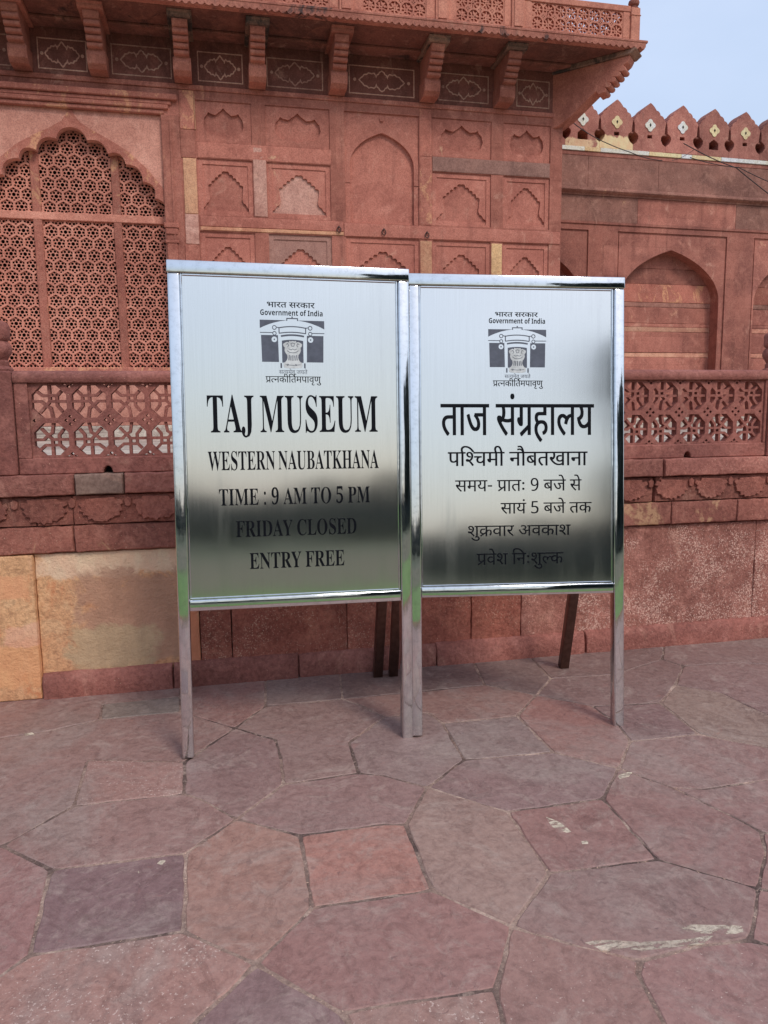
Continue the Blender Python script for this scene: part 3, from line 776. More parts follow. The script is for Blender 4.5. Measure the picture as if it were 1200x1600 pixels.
# scraps lying on the flagstones
c = px_ground(487, 1257); m = MB((c[0], c[1], 0)); m.lathe([(.001, 0), (.013, .001), (.014, .005), (.009, .009), (.001, .010)], c[0], c[1], 9)
tag(m.build('pebble', M['dark'], smooth=True), 'small dark pebble on the flagstones in front of the boards', 'stone')
c = px_ground(470, 1290); m = MB((c[0], c[1], 0)); q = random.Random(5)
for k in range(7):
    a, r0 = q.uniform(0, 6.28), q.uniform(.004, .014); x, y = c[0] + q.uniform(-.028, .028), c[1] + q.uniform(-.008, .008)
    m.add([(x, y, .001), (x + r0 * math.cos(a), y + r0 * math.sin(a), .006), (x + r0 * 1.6 * math.cos(a + .7), y + r0 * 1.6 * math.sin(a + .7), .002), (x + r0 * .7 * math.cos(a + 1.6), y + r0 * .7 * math.sin(a + 1.6), .004)], [(0, 1, 2, 3)])
tag(m.build('dry_leaf', M['dark'], recalc=False), 'crumpled dark dry leaf at a joint of the flagstones', 'leaf')
# ------------------------------------------------------------------ gate pavilion
PV = (0, 12.0, 1.066)
pv = empty('gate_pavilion', PV, 'red sandstone pavilion with a cusped lattice window, niche panels and a bracketed balcony', 'building')
def P(name, mat, parent=None, bevel=0, smooth=False):
    class Ctx:
        def __enter__(s): s.mb = MB(PV); return s.mb
        def __exit__(s, *a): s.o = s.mb.build(name, M[mat], parent or pv, bevel, smooth)
    return Ctx()
XR = 5.655
cols = [(-.219, .600), (.81, 1.79), (2.02, 3.21), (3.43, 4.42), (4.63, 5.445)]
rows = [(5.465, 6.045), (4.41, 5.228), (3.30, 4.176), (2.15, 3.06)]
holes, panels = [], []
for ci, (a, b) in enumerate(cols):
    for ri, (c, d) in enumerate(rows):
        if ci == 2 and ri < 2:
            if ri == 0: continue
            c, d = 4.39, 6.045
        holes.append(rect(a, b, c, d)); panels.append((ci, ri, a, b, c, d))
with P('wall', 'wall') as m:
    m.plate([[(-7, 1.067), (XR, 1.067), (XR, 6.17), (-7, 6.17)], rect(-3.5, -.45, 1.5, 6.07)] + holes, 12.0, 12.12)
with P('side_wall', 'wall') as m:
    m.box(XR - .3, XR - .001, 12.121, 18, 1.067, 6.2); m.box(-7, -6.8, 12.121, 18, 1.067, 6.2); m.box(-7, XR - .001, 18, 18.2, 1.067, 6.2)
with P('cornice', 'wall', bevel=.008) as m:
    m.box(-7, XR + .02, 11.975, 12.12, 6.172, 6.243)
with P('base_step', 'terrace', bevel=.01) as m:
    m.box(-7, XR + .05, 11.86, 11.998, 1.067, 1.27)

def niche(W, Hh, kind):
    """outline of a shallow cusped niche, origin at the panel's lower left"""
    cx = W / 2
    if kind == 0:      # low lobed cartouche
        top = [(-.36, .44), (-.34, .60), (-.30, .66), (-.27, .74), (-.22, .70), (-.14, .68), (-.09, .74), (-.05, .78), (0, .86)]
        r = [(cx + x * W, z * Hh) for x, z in top]
        r2 = [(cx - x * W, z * Hh) for x, z in top[-2::-1]]
        bot = [(.33, .30), (.26, .20), (.12, .20), (0, .12), (-.12, .20), (-.26, .20), (-.33, .30)]
        return r + r2 + [(cx + x * W, z * Hh) for x, z in bot]
    ap = .80 if kind == 1 else .76; hw = .315; sp = ap - .30
    n = 5; pts = []
    L = [(cx - hw * W * (1 - i / n) ** .92, (sp + (ap - sp) * (i / n) ** .9) * Hh) for i in range(n + 1)]
    for i in range(n): pts += arc_between(L[i], L[i + 1], .03 * W, 4)
    pts.append((cx, ap * Hh))
    right = [(2 * cx - x, z) for x, z in pts[-2::-1]]
    foot = [(hw * .93, .32), (hw * 1.0, .25), (hw * 1.12, .23), (hw * 1.22, .17), (hw * 1.38, .14), (hw * 1.42, .10)]
    fr = [(cx + x * W, z * Hh) for x, z in foot]; fl = [(2 * cx - x, z) for x, z in fr[::-1]]
    return pts + right + fr + fl

def pointed_arch(cx, hw, spring, apex, n=14, e=1.75):
    L = []
    for i in range(n + 1):
        t = i / n
        a = t * math.pi / 2
        x = hw * math.cos(a) ** (1.0) if False else hw * (1 - t)
        # four-centred outline: steep at the spring, nearly straight to the apex
        zz = (apex - spring) * (1 - (1 - t) ** e) ** .62
        L.append((x, spring + zz))
    # refine the haunch
    H = [(hw, spring)]
    for i in range(1, n + 1):
        t = i / n; th = t * R(62)
        H.append((hw * (1 - (1 - math.cos(th)) / (1 - math.cos(R(62))) * 1.0), spring + (apex - spring) * (math.sin(th) / math.sin(R(62))) * (1 - .0 * t)))
    right = H
    left = [(-x, z) for x, z in right[-2::-1]]
    return [(cx + x, z) for x, z in right] + [(cx + x, z) for x, z in left]

for ci, ri, a, b, c, d in panels:
    W, Hh = b - a, d - c
    pale = (ci, ri) == (1, 1); grey = (ci, ri) == (1, 2)
    if ci == 2 and ri == 1:
        ar = pointed_arch((a + b) / 2, .515, 5.27, 5.765, 16)
        loop = [((a + b) / 2 - .515, c + .0)] + [((a + b) / 2 + .515, c)] + ar
        with P('niche_panel', 'panel') as m:
            m.plate([rect(a, b, c, d), [(x, max(z, c + .012)) for x, z in loop]], 12.03, 12.075)
            m.plate([rect(a, b, c, d)], 12.076, 12.115)
        with P('niche_rim', 'panel') as m:
            aro = pointed_arch((a + b) / 2, .60, 5.25, 5.90, 16)
            m.plate([[((a + b) / 2 + .60, 5.0)] + aro + [((a + b) / 2 - .60, 5.0), ((a + b) / 2 - .516, 5.0)] + ar[::-1] + [((a + b) / 2 + .516, 5.0)]], 12.018, 12.029)
            m.lathe([(.022, 0), (.022, .02), (.01, .03)], 0, 0, 10) if False else m.box((a + b) / 2 - .025, (a + b) / 2 + .025, 12.0, 12.03, 5.93, 5.98)
        continue
    with P('niche_panel', 'panel_grey' if grey else 'panel') as m:
        o = 12.022
        if ri >= 1:
            t = .075
            m.plate([rect(a, b, c, d), rect(a + t, b - t, c + t * .6, d - t)], o, 12.06)
            m.plate([rect(a + t - .02, b - t + .02, c + t * .6 - .02, d - t + .02), [(a + x, c + z) for x, z in niche(W, Hh, 1 if ri == 1 else 2)]], o + .014, 12.066)
        else:
            m.plate([rect(a, b, c, d), [(a + x, c + z) for x, z in niche(W, Hh, 0)]], o, 12.066)
    with P('niche_back', 'panel_pale' if pale else 'panel') as m:
        m.box(a + .001, b - .001, 12.067, 12.11, c + .001, d - .001)

# pilaster stones, string courses and iron rings
def strip(name, mat, x0, x1, z0, z1, y=11.988, **kw):
    b = MB(PV); b.block(x0, x1, y, 12.01, z0, z1, res=.12, r=.012, amp=.002, jit=.003, seed=rnd.random() * 30); return b.build(name, M[mat], pv, smooth=True)
for z0, z1, mt, xa in ((5.62, 6.165, 'speckled', -.448), (5.22, 5.617, 'wall', -.448), (4.42, 5.217, 'yellow', -.425), (3.98, 4.417, 'panel_pale', -.43), (2.9, 3.977, 'wall', -.448), (1.6, 2.897, 'wall', -.448)):
    strip('pilaster_stone', mt, xa, -.232, z0, z1)
strip('pilaster_stone', 'yellow', -.232, -.215, 5.62, 6.12, y=11.984)
for z0, z1, mt in ((5.45, 6.16, 'speckled'), (4.40, 5.447, 'speckled'), (3.3, 4.16, 'yellow'), (2.15, 3.297, 'wall')):
    strip('pilaster_stone', mt, 3.222, 3.418, z0, z1, y=11.993)
strip('pilaster_stone', 'yellow_stained', 4.432, 4.618, 3.3, 4.16, y=11.993)
strip('string_course', 'yellow', -.21, 1.98, 4.19, 4.245, y=11.985)
strip('string_course', 'panel', -.21, 1.98, 4.248, 4.40, y=11.987)
strip('string_course', 'panel', 1.985, 5.64, 4.185, 4.382, y=11.985)
strip('string_course', 'panel_grey', 3.43, 5.44, 5.235, 5.458, y=11.99)
strip('string_course', 'panel', -.21, 1.80, 5.235, 5.458, y=11.992)
strip('wall_stone', 'panel_pale', .605, .805, 4.42, 5.43, y=11.992)
for x, z in ((1.90, 4.30), (2.62, 4.29), (3.33, 4.27)):
    m = MB(PV); pts = [(x + .032 * math.cos(t), 11.965, z - .03 + .04 * math.sin(t)) for t in [2 * math.pi * k / 14 for k in range(15)]]
    m.tube(pts, .008, 6); m.box(x - .01, x + .01, 11.95, 12.0, z, z + .025); m.build('iron_ring', M['iron'], pv)

# ---- the big cusped window
CX = -1.975
SP, APX, HW, SILL = 4.40, 5.56, 1.245, 2.15
vall = [(0, 0), (.21, .17), (.49, .34), (.73, .47), (.96, .70), (1.12, .93), (1.245, 1.16)]
def cusps(off=0):
    right = []
    for i in range(len(vall) - 1, 0, -1):
        p = (CX + vall[i][0], APX - vall[i][1]); q2 = (CX + vall[i - 1][0], APX - vall[i - 1][1])
        if i == 1:
            s = arc_between(p, q2, -.05, 5)
        else: s = arc_between(p, q2, -.085, 7)
        right += s
    right.append((CX, APX))
    return right
rc = cusps(); lc = [(2 * CX - x, z) for x, z in rc[-2::-1]]
arch = rc + lc
with P('window', 'plaster') as m:                     # the spandrel plate that the opening is cut through
    m.plate([rect(-3.24, -.715, 1.95, 5.80), [(CX - HW, SILL), (CX + HW, SILL)] + arch], 12.05, 12.165)
    wl = m
win = [o for o in COL.objects if o.name == 'window'][0]
def Wp(name, mat, **kw): return P(name, mat, win, **kw)
outer = [(HW + .13, SP - .02), (HW + .10, SP + .16), (1.24, APX - .78), (1.03, APX - .52), (.76, APX - .28), (.50, APX - .13), (.26, APX - .01), (.12, APX + .08), (.045, APX + .18), (.04, APX + .235)]
ro = [(CX + x, z) for x, z in outer]; lo_ = [(2 * CX - x, z) for x, z in ro[::-1]]
with Wp('arch_band', 'speckled') as m:
    m.plate([ro + lo_ + [(CX - HW - .002, SP - .02)] + [(x, z) for x, z in arch[::-1]] + [(CX + HW + .002, SP - .02)]], 12.035, 12.049)
with Wp('mullion', 'speckled', bevel=.008) as m: m.box(-2.595, -2.475, 12.168, 12.235, SILL - .1, 5.40)
with Wp('mullion', 'speckled', bevel=.008) as m: m.box(-1.475, -1.36, 12.168, 12.235, SILL - .1, 5.40)
with Wp('transom', 'screen', bevel=.008) as m: m.box(-3.3, -.68, 12.160, 12.24, 4.29, 4.40)
with Wp('sill', 'speckled', bevel=.01) as m: m.box(-3.3, -.65, 12.0, 12.24, 1.98, 2.148)
def hexa(r, cx=0, cz=0): return [(cx + r * math.cos(R(90 + 60 * k)), cz + r * math.sin(R(90 + 60 * k))) for k in range(6)]
hp = .193; hr = hp / math.sqrt(3)
tile = MB()
hl = [hexa(hr)]
hl.append(circ(0, 0, .028, 8))
for k in range(6):
    a = R(60 * k); hl.append(circ(.0555 * math.cos(a), .0555 * math.sin(a), .0198, 7))
    a = R(60 * k + 30); hl.append(circ(.081 * math.cos(a), .081 * math.sin(a), .0165, 6))
tile.plate(hl, .018, .034)
tile.plate([hexa(hr), hexa(hr * .86)], 0, .0175)
scr = MB(PV)
nr = 0
z = SILL - .02
while z < APX + .1:
    for k in range(-8, 9):
        x = CX + (k + (.5 if nr % 2 else 0)) * hp
        if abs(x - CX) > HW + .15: continue
        scr.add([v + Vector((x, 12.195, z)) for v in tile.v], tile.f)
    z += hr * 1.5; nr += 1
scr.build('lattice_screen', M['screen'], win)
for xa, xb in ((-.714, -.449), (-3.5, -3.241)):
    with P('window_frame', 'wall', bevel=.006) as m:
        m.box(xa, xb, 11.985, 12.10, 1.5, 5.80)
    o = [k for k in COL.objects if k.name.startswith('window_frame')][-1]
    with P('fillet', 'wall', o) as m: m.box((xa + xb) / 2 - .015, (xa + xb) / 2 + .015, 11.972, 11.984, 1.5, 5.78)
    with P('frame_head', 'wall', o) as m: m.box(xa, xb, 11.992, 12.10, 5.801, 6.075)
with P('dado', 'plaster') as m: m.box(-3.24, -.715, 11.99, 12.06, 1.275, 1.949)
with P('window_hood', 'speckled', bevel=.01) as m:
    for z0, z1, y, xr in ((5.802, 5.862, 11.975, -.66), (5.864, 5.925, 11.94, -.60), (5.927, 5.985, 11.95, -.56), (5.987, 6.068, 11.91, -.47)):
        m.box(-3.5 - (xr + .45), xr, y, 12.09, z0, z1)
with P('capital', 'wall', bevel=.006) as m:
    m.box(-.735, -.52, 11.95, 12.05, 4.20, 4.27); m.box(-.715, -.54, 11.965, 12.05, 4.11, 4.199); m.box(-.725, -.53, 11.957, 12.05, 3.98, 4.02); m.box(-.70, -.555, 11.968, 12.05, 1.6, 3.979)
with P('interior_shade', 'dark') as m:  # dark sheet painted for the unlit room behind the lattice
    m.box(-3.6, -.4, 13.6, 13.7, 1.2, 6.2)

# ---- frieze with white inlay between the brackets
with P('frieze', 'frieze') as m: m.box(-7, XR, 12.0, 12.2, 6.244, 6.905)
def cart(W, Hh, triple):
    if triple: half = [(1, 0), (.93, .16), (.84, .30), (.78, .48), (.66, .52), (.58, .66), (.46, .60), (.34, .66), (.27, .50), (.25, .32), (.22, .52), (.14, .62), (.10, .78), (0, .9)]
    else: half = [(1, 0), (.94, .16), (.86, .24), (.82, .40), (.68, .46), (.62, .62), (.48, .60), (.36, .72), (.30, .60), (.28, .44), (.24, .62), (.14, .74), (.10, .86), (0, 1.0)]
    q1 = half; q2 = [(-x, z) for x, z in half[-2::-1]]; q3 = [(-x, -z) for x, z in half[1:]]; q4 = [(x, -z) for x, z in half[-2:0:-1]]
    return [(x * W, z * Hh) for x, z in q1 + q2 + q3 + q4]
fz = [(-3.6, -2.70, 1), (-2.35, -1.69, 0), (-1.36, -.525, 1), (-.156, .50, 0), (.85, 1.70, 0), (2.10, 3.14, 1), (3.53, 4.365, 0), (4.84, 5.41, 0)]
for a, b, tr in fz:
    with P('inlay', 'inlay') as m:
        m.plate([rect(a, b, 6.305, 6.72), rect(a + .015, b - .015, 6.32, 6.705)], 11.994, 12.002)
        c0, cz = (a + b) / 2, 6.512
        m.plate([[(c0 + x, cz + z) for x, z in l] for l in ribbon(cart((b - a) * .345, .165, tr), .017, True)], 11.9935, 12.002)
        for s in (-1, 1):
            m.plate([[(c0 + s * (b - a) * .41 + x, cz + z) for x, z in circ(0, 0, .024, 8)]], 11.9945, 12.002)

# ---- brackets
def bracket_mesh():
    mb = MB(PV)
    body = [(0, 6.246), (.26, 6.246), (.33, 6.30), (.36, 6.40), (.35, 6.47)]
    d, zz = .36, 6.47
    for k in range(4):
        for t in range(5):
            a = R(-80 + 40 * t)
            body.append((d + .045 + .032 * math.cos(a) + k * .062, zz + .034 + .034 * math.sin(a) + k * .066))
    body += [(.63, 6.745), (.665, 6.80), (.665, 6.83), (0, 6.83)]
    mb.prof([(12.0 - u, v) for u, v in body], -.105, .105)
    cap = [(0, 6.831), (.70, 6.831), (.73, 6.855), (.73, 6.872), (.77, 6.885), (.77, 6.902), (0, 6.902)]
    low = [(0, 6.2455), (.255, 6.2455), (.325, 6.298), (.352, 6.398), (.342, 6.468), (0, 6.5)]
    mb.prof([(12.0 - u, v) for u, v in low], -.125, .125)
    return mb.mesh('bracket', M['bracket'], .006)
bme = bracket_mesh()
mb = MB(PV)
cap = [(0, 6.831), (.70, 6.831), (.73, 6.855), (.73, 6.872), (.77, 6.885), (.77, 6.902), (0, 6.902)]
mb.prof([(12.0 - u, v) for u, v in cap], -.165, .165)
cme = [mb.mesh('bracket_cap', M[k], .006) for k in ('bracket', 'bracket_cap')]
for x, dirty in ((-2.54, 0), (-1.52, 0), (-.365, 1), (.70, 1), (1.90, 0), (3.34, 1), (4.56, 1)):
    o = bpy.data.objects.new('bracket', bme); COL.objects.link(o); o.parent = pv; o.location = (x, 0, 0)
    c = bpy.data.objects.new('bracket_cap', cme[dirty]); COL.objects.link(c); c.parent = o
# the corner bracket runs out along the diagonal
prof = [(0, 6.0), (.10, 6.02), (.30, 6.12), (.55, 6.30), (.72, 6.42), (.76, 6.36), (.82, 6.375)]
d, zz = .82, 6.375
for k in range(5):
    for t in range(5):
        a = R(-90 + 42 * t); prof.append((d + .02 + .045 * math.cos(a) + k * .072, zz + .035 + .04 * math.sin(a) + k * .062))
prof += [(1.20, 6.74), (1.235, 6.80), (1.235, 6.83), (0, 6.83)]
mb = MB(PV)
s2 = math.sqrt(.5)
dg = lambda u, v, d: (XR - .10 + u * s2 + d * s2, 12.10 - u * s2 + d * s2, v)
mb.extrude([prof], -.13, .13, dg)
o = mb.build('corner_bracket', M['bracket'], pv, bevel=.008)
mb = MB(PV)
mb.extrude([[(0, 6.831), (1.26, 6.831), (1.30, 6.86), (1.34, 6.885), (1.34, 6.902), (0, 6.902)]], -.17, .17, dg)
mb.build('bracket_cap', M['bracket_cap'], o, bevel=.008)

# ---- balcony
BY, BXR = 11.09, 6.565
with P('balcony_slab', 'slab', bevel=.012) as m:
    m.box(-7, BXR, BY, 18, 6.906, 6.985); 
with P('balcony_slab_lip', 'slab', bevel=.006) as m: m.box(-7, BXR + .03, BY - .03, 18, 6.986, 7.022)
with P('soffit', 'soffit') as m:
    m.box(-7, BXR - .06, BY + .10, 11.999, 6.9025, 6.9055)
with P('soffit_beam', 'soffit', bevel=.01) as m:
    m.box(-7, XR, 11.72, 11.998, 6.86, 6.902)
with P('leaf_fringe', 'slab') as m:
    n = 120; x0 = -5.4; st = (BXR - x0) / n
    pts = [(x0, 6.984)]
    for k in range(n):
        pts += [(x0 + k * st + .006, 6.925), (x0 + (k + .25) * st, 6.905 + rnd.uniform(-.004, .004)), (x0 + (k + .5) * st, 6.893 + rnd.uniform(-.006, .012)), (x0 + (k + .75) * st, 6.905 + rnd.uniform(-.004, .004)), (x0 + (k + .96) * st, 6.925)]
    pts.append((BXR, 6.984))
    m.plate([pts], BY - .022, BY - .001)
    n = 20; st = .1
posts = [-2.54, -1.52, -.365, .70, 1.93, 3.335, 4.50]
for x in posts:
    with P('balcony_post', 'balcony', bevel=.008) as m:
        m.box(x - .10, x + .10, BY + .02, BY + .17, 7.023, 7.62); m.box(x - .07, x + .07, BY + .005, BY + .019, 7.05, 7.58)
with P('balcony_post', 'balcony', bevel=.008) as m: m.box(6.33, 6.48, BY + .02, BY + .17, 7.023, 7.50); m.box(6.32, 6.49, BY + .01, BY + .18, 7.38, 7.40)
o = [k for k in COL.objects if k.name.startswith('balcony_post')][-1]
with P('finial', 'frieze', o, smooth=True) as m:
    m.lathe([(.07, 7.50), (.075, 7.515), (.05, 7.53), (.05, 7.545), (.075, 7.56), (.085, 7.59), (.075, 7.62), (.03, 7.64), (.005, 7.645)], 6.405, BY + .095, 20)
spans = list(zip(posts, posts[1:])) + [(4.50, 6.43)]
for a, b in spans:
    x0, x1 = a + .10, b - .10
    last = b > 6
    p = .186; n = int((x1 - x0 - .10) / p); n = 8 if last else n
    p = min(p, (x1 - x0 - .06) / n)
    q0 = (x0 + x1) / 2 - n * p / 2 + (.0 if not last else .0)
    lm = lattice_mesh(n, p, None, depth=.06, barw=.018)
    g = MB(PV); g.v = [v + Vector((q0, BY + .06, 7.065)) for v in lm.v]; g.f = lm.f
    g.build('balcony_lattice', M['balcony'], pv)
    zt = 7.065 + 2 * p
    with P('balcony_rail', 'balcony', bevel=.005) as m:
        m.box(x0, x1, BY + .045, BY + .14, 7.023, 7.0645)
        m.box(x0, x1, BY + .04, BY + .145, zt + .0005, zt + .085)
        m.box(x0, q0 - .0005, BY + .05, BY + .135, 7.0655, zt); m.box(q0 + n * p + .0005, x1, BY + .05, BY + .135, 7.0655, zt)
# return side of the balcony railing and the storey behind it
lm = lattice_mesh(4, .186, None, depth=.06, barw=.018)
g = MB(PV); g.v = [Vector((6.38 + v.y, BY + .25 + v.x, 7.065 + v.z)) for v in lm.v]; g.f = lm.f
g.build('balcony_lattice', M['balcony'], pv)
with P('balcony_rail', 'balcony', bevel=.005) as m:
    m.box(6.37, 6.46, BY + .19, 14, 7.023, 7.064); m.box(6.37, 6.46, BY + .19, 14, 7.438, 7.52); m.box(6.372, 6.458, BY + 1.0, 14, 7.0645, 7.4375)
with P('upper_wall', 'balcony') as m:
    m.box(-7, XR - .03, 12.05, 17.9, 7.023, 9.6)

# ------------------------------------------------------------------ battlemented boundary wall
BW = (7.0, 14.5, 1.066)
bw = empty('battlement_wall', BW, 'long red sandstone wall with blind arches and a row of pointed battlements', 'wall', rot=(0, 0, R(1.35)))
def B(name, mat, parent=None, bevel=0, smooth=False):
    class Ctx:
        def __enter__(s): s.mb = MB(BW); return s.mb
        def __exit__(s, *a): s.o = s.mb.build(name, M[mat], parent or bw, bevel, smooth)
    return Ctx()
X0, X1 = 4.0, 19.0
bays = [9.40 + 3.27 * k for k in (-1, 0, 1, 2)]
with B('wall', 'back') as m:
    m.plate([rect(X0, X1, 1.067, 5.19)] + [rect(c - 1.285, c + 1.32, 1.30, 5.08) for c in bays], 14.5, 14.62)
with B('base_step', 'terrace') as m: m.box(X0, X1, 14.36, 14.499, 1.067, 1.26)
for c in bays:
    ar = pointed_arch(c - .01, 1.195, 3.72, 4.755, 18)
    with B('arched_recess', 'back') as m:
        m.plate([rect(c - 1.285, c + 1.32, 1.30, 5.08), rect(c - 1.25, c + 1.285, 1.31, 5.045)], 14.53, 14.60)
        m.plate([rect(c - 1.245, c + 1.28, 1.305, 5.04), [(c - 1.205, 1.32), (c + 1.185, 1.32)] + ar], 14.515, 14.80)
    r = [o for o in COL.objects if o.name.startswith('arched_recess')][-1]
    zs = [1.3, 1.75, 2.25, 2.56, 2.66, 3.10, 3.20, 3.28, 3.62, 3.72, 4.10, 4.42, 4.85]
    names = ['back', 'back', 'back', 'cream', 'back', 'cream', 'back', 'back', 'back_dark', 'speckled', 'back', 'back']
    for k in range(len(zs) - 1):
        b = MB(BW); b.block(c - 1.35, c + 1.35, 14.79 - rnd.uniform(0, .015), 14.95, zs[k] + .002, zs[k + 1] - .002, res=.2, r=.008, amp=.004, jit=.006, seed=c + k)
        b.build('course', M[names[k]], r, smooth=True)
for k in range(12):
    a = X0 + k * 1.3 + (.0 if k == 0 else rnd.uniform(-.25, .25)); 
seg = [X0, 6.2, 8.55, 10.9, 12.6, 14.4, 16.5, X1]
for a, b in zip(seg, seg[1:]):
    with B('frieze_stone', rnd.choice(['back_dark', 'back', 'back_dark']), bevel=.004) as m: m.box(a + .002, b - .002, 14.492, 14.7, 5.245, 5.745)
with B('ledge', 'back', bevel=.008) as m: m.box(X0, X1, 14.475, 14.7, 5.191, 5.243)
with B('cornice', 'back_dark', smooth=True) as m:
    m.prof([(14.7, 5.747), (14.47, 5.747), (14.46, 5.775), (14.41, 5.79), (14.38, 5.82), (14.38, 5.845), (14.45, 5.86), (14.46, 5.90), (14.7, 5.90)], X0, X1)
seg = [X0, 7.4, 9.0, 11.7, 14.2, X1]
for a, b in zip(seg, seg[1:]):
    with B('frieze_stone', 'back_dark', bevel=.004) as m: m.box(a + .002, b - .002, 14.485, 14.7, 5.902, 6.50)
with B('frieze_stone', 'back', bevel=.004) as m: m.box(X0, X1, 14.478, 14.7, 6.502, 6.583)
for a, b, mt in ((X0, 7.3, 'white_paint'), (7.303, 7.65, 'cream_paint'), (7.653, 8.75, 'white_paint'), (8.753, 9.5, 'cream_paint'), (9.503, 9.75, 'white_paint'), (9.753, 10.45, 'cream_paint'), (10.453, X1, 'white_paint')):
    with B('painted_band', mt, bevel=.004) as m: m.box(a, b, 14.455, 14.7, 6.585, 6.662)
with B('parapet_wall', 'merlon') as m:
    m.box(X0, X1, 14.78, 14.95, 6.663, 7.0)
pitch = .752
def merlon_outline():
    r = [(.376, 6.664), (.376, 6.775), (.345, 6.80), (.30, 6.83), (.262, 6.90), (.262, 6.96), (.30, 7.0), (.345, 7.03), (.352, 7.15)]
    pts = r[:]
    cp = [(.358, 7.20), (.325, 7.30), (.235, 7.385), (.14, 7.475), (0, 7.61)]
    for k in range(len(cp) - 1):
        pts += arc_between(cp[k], cp[k + 1], -.024 if k < 3 else -.012, 5)
    pts.append(cp[-1])
    return pts
half = merlon_outline()
mk = 0
for k in range(-4, 13):
    x = 8.0 + k * pitch
    arched = (k + 1) % 4 == 0
    full = [(x + a * .998, z) for a, z in half] + [(x - a * .998, z) for a, z in half[-2::-1]]
    hole = ([(x - .11, 6.80), (x + .11, 6.80), (x + .11, 6.92), (x + .06, 6.965), (x, 7.0), (x - .06, 6.965), (x - .11, 6.92)] if arched else rect(x - .055, x + .055, 6.925, 6.99))
    dz = noise.noise(Vector((k * 3.3, 1, 2))) * .012
    mb = MB(BW); mb.plate([full, hole], 14.46, 14.86, 0, dz)
    o = mb.build('merlon', M['merlon_stained' if k in (-1, 0) else 'merlon'], bw, bevel=.008)
    if k == 0: tag(o, 'battlement with a yellowed lower half')
    fl = []
    for t in range(24):
        a = 2 * math.pi * t / 24; rr = .088 + .034 * abs(math.cos(2 * a)) ** 1.5
        fl.append((x + rr * math.cos(a) * .98, 7.175 + dz + rr * math.sin(a)))
    mb = MB(BW); mb.plate([fl], 14.447, 14.459); f = mb.build('flower_inlay', M['cream_paint' if k in (0, 3, 4, 7, 8) else 'white_paint'], o)
    mb = MB(BW); mb.plate([[(x - .022, 7.18 + dz), (x, 7.14 + dz), (x + .022, 7.18 + dz), (x, 7.215 + dz)]], 14.443, 14.446); mb.build('flower_centre', M['dark'], f)
with B('parapet_ledge', 'merlon', bevel=.006) as m: m.box(X0, X1, 14.505, 14.78, 7.005, 7.04)

# two slack cables along the top of that wall
def sag(a, b, s, n=14): return [Vector(a).lerp(Vector(b), t / n) - Vector((0, 0, s * 4 * (t / n) * (1 - t / n))) for t in range(n + 1)]
def U(u, v, y=14.30): return unproject(u, v, 1, y)
m = MB(); m.tube(sag(U(893, 190, 12.3), U(940, 220), .02, 6)[:-1] + sag(U(940, 220), U(985, 238), .01, 6)[:-1] + sag(U(985, 238), U(1035, 251, 14.4), .03, 8), .008, 6)
tag(m.build('cable', M['cable'], smooth=True), 'thin black cable drooping from the balcony corner over the battlements', 'cable')
m = MB(); m.tube(sag(U(1068, 224), U(1090, 236), .0, 4)[:-1] + sag(U(1090, 236), U(1150, 262), .02, 8)[:-1] + sag(U(1150, 262), U(1260, 345), .03, 8), .0095, 6)
m.tube(sag(U(1078, 246, 14.28), U(1155, 262, 14.28), .03, 8)[:-1] + sag(U(1155, 262, 14.28), U(1260, 305, 14.28), .04, 8), .008, 6)
m.tube(sag(U(1050, 251, 14.32), U(1084, 234, 14.32), .03, 6), .005, 6)
tag(m.build('cable', M['cable'], smooth=True), 'tangle of black cables hanging at the right end of the battlements', 'cable')
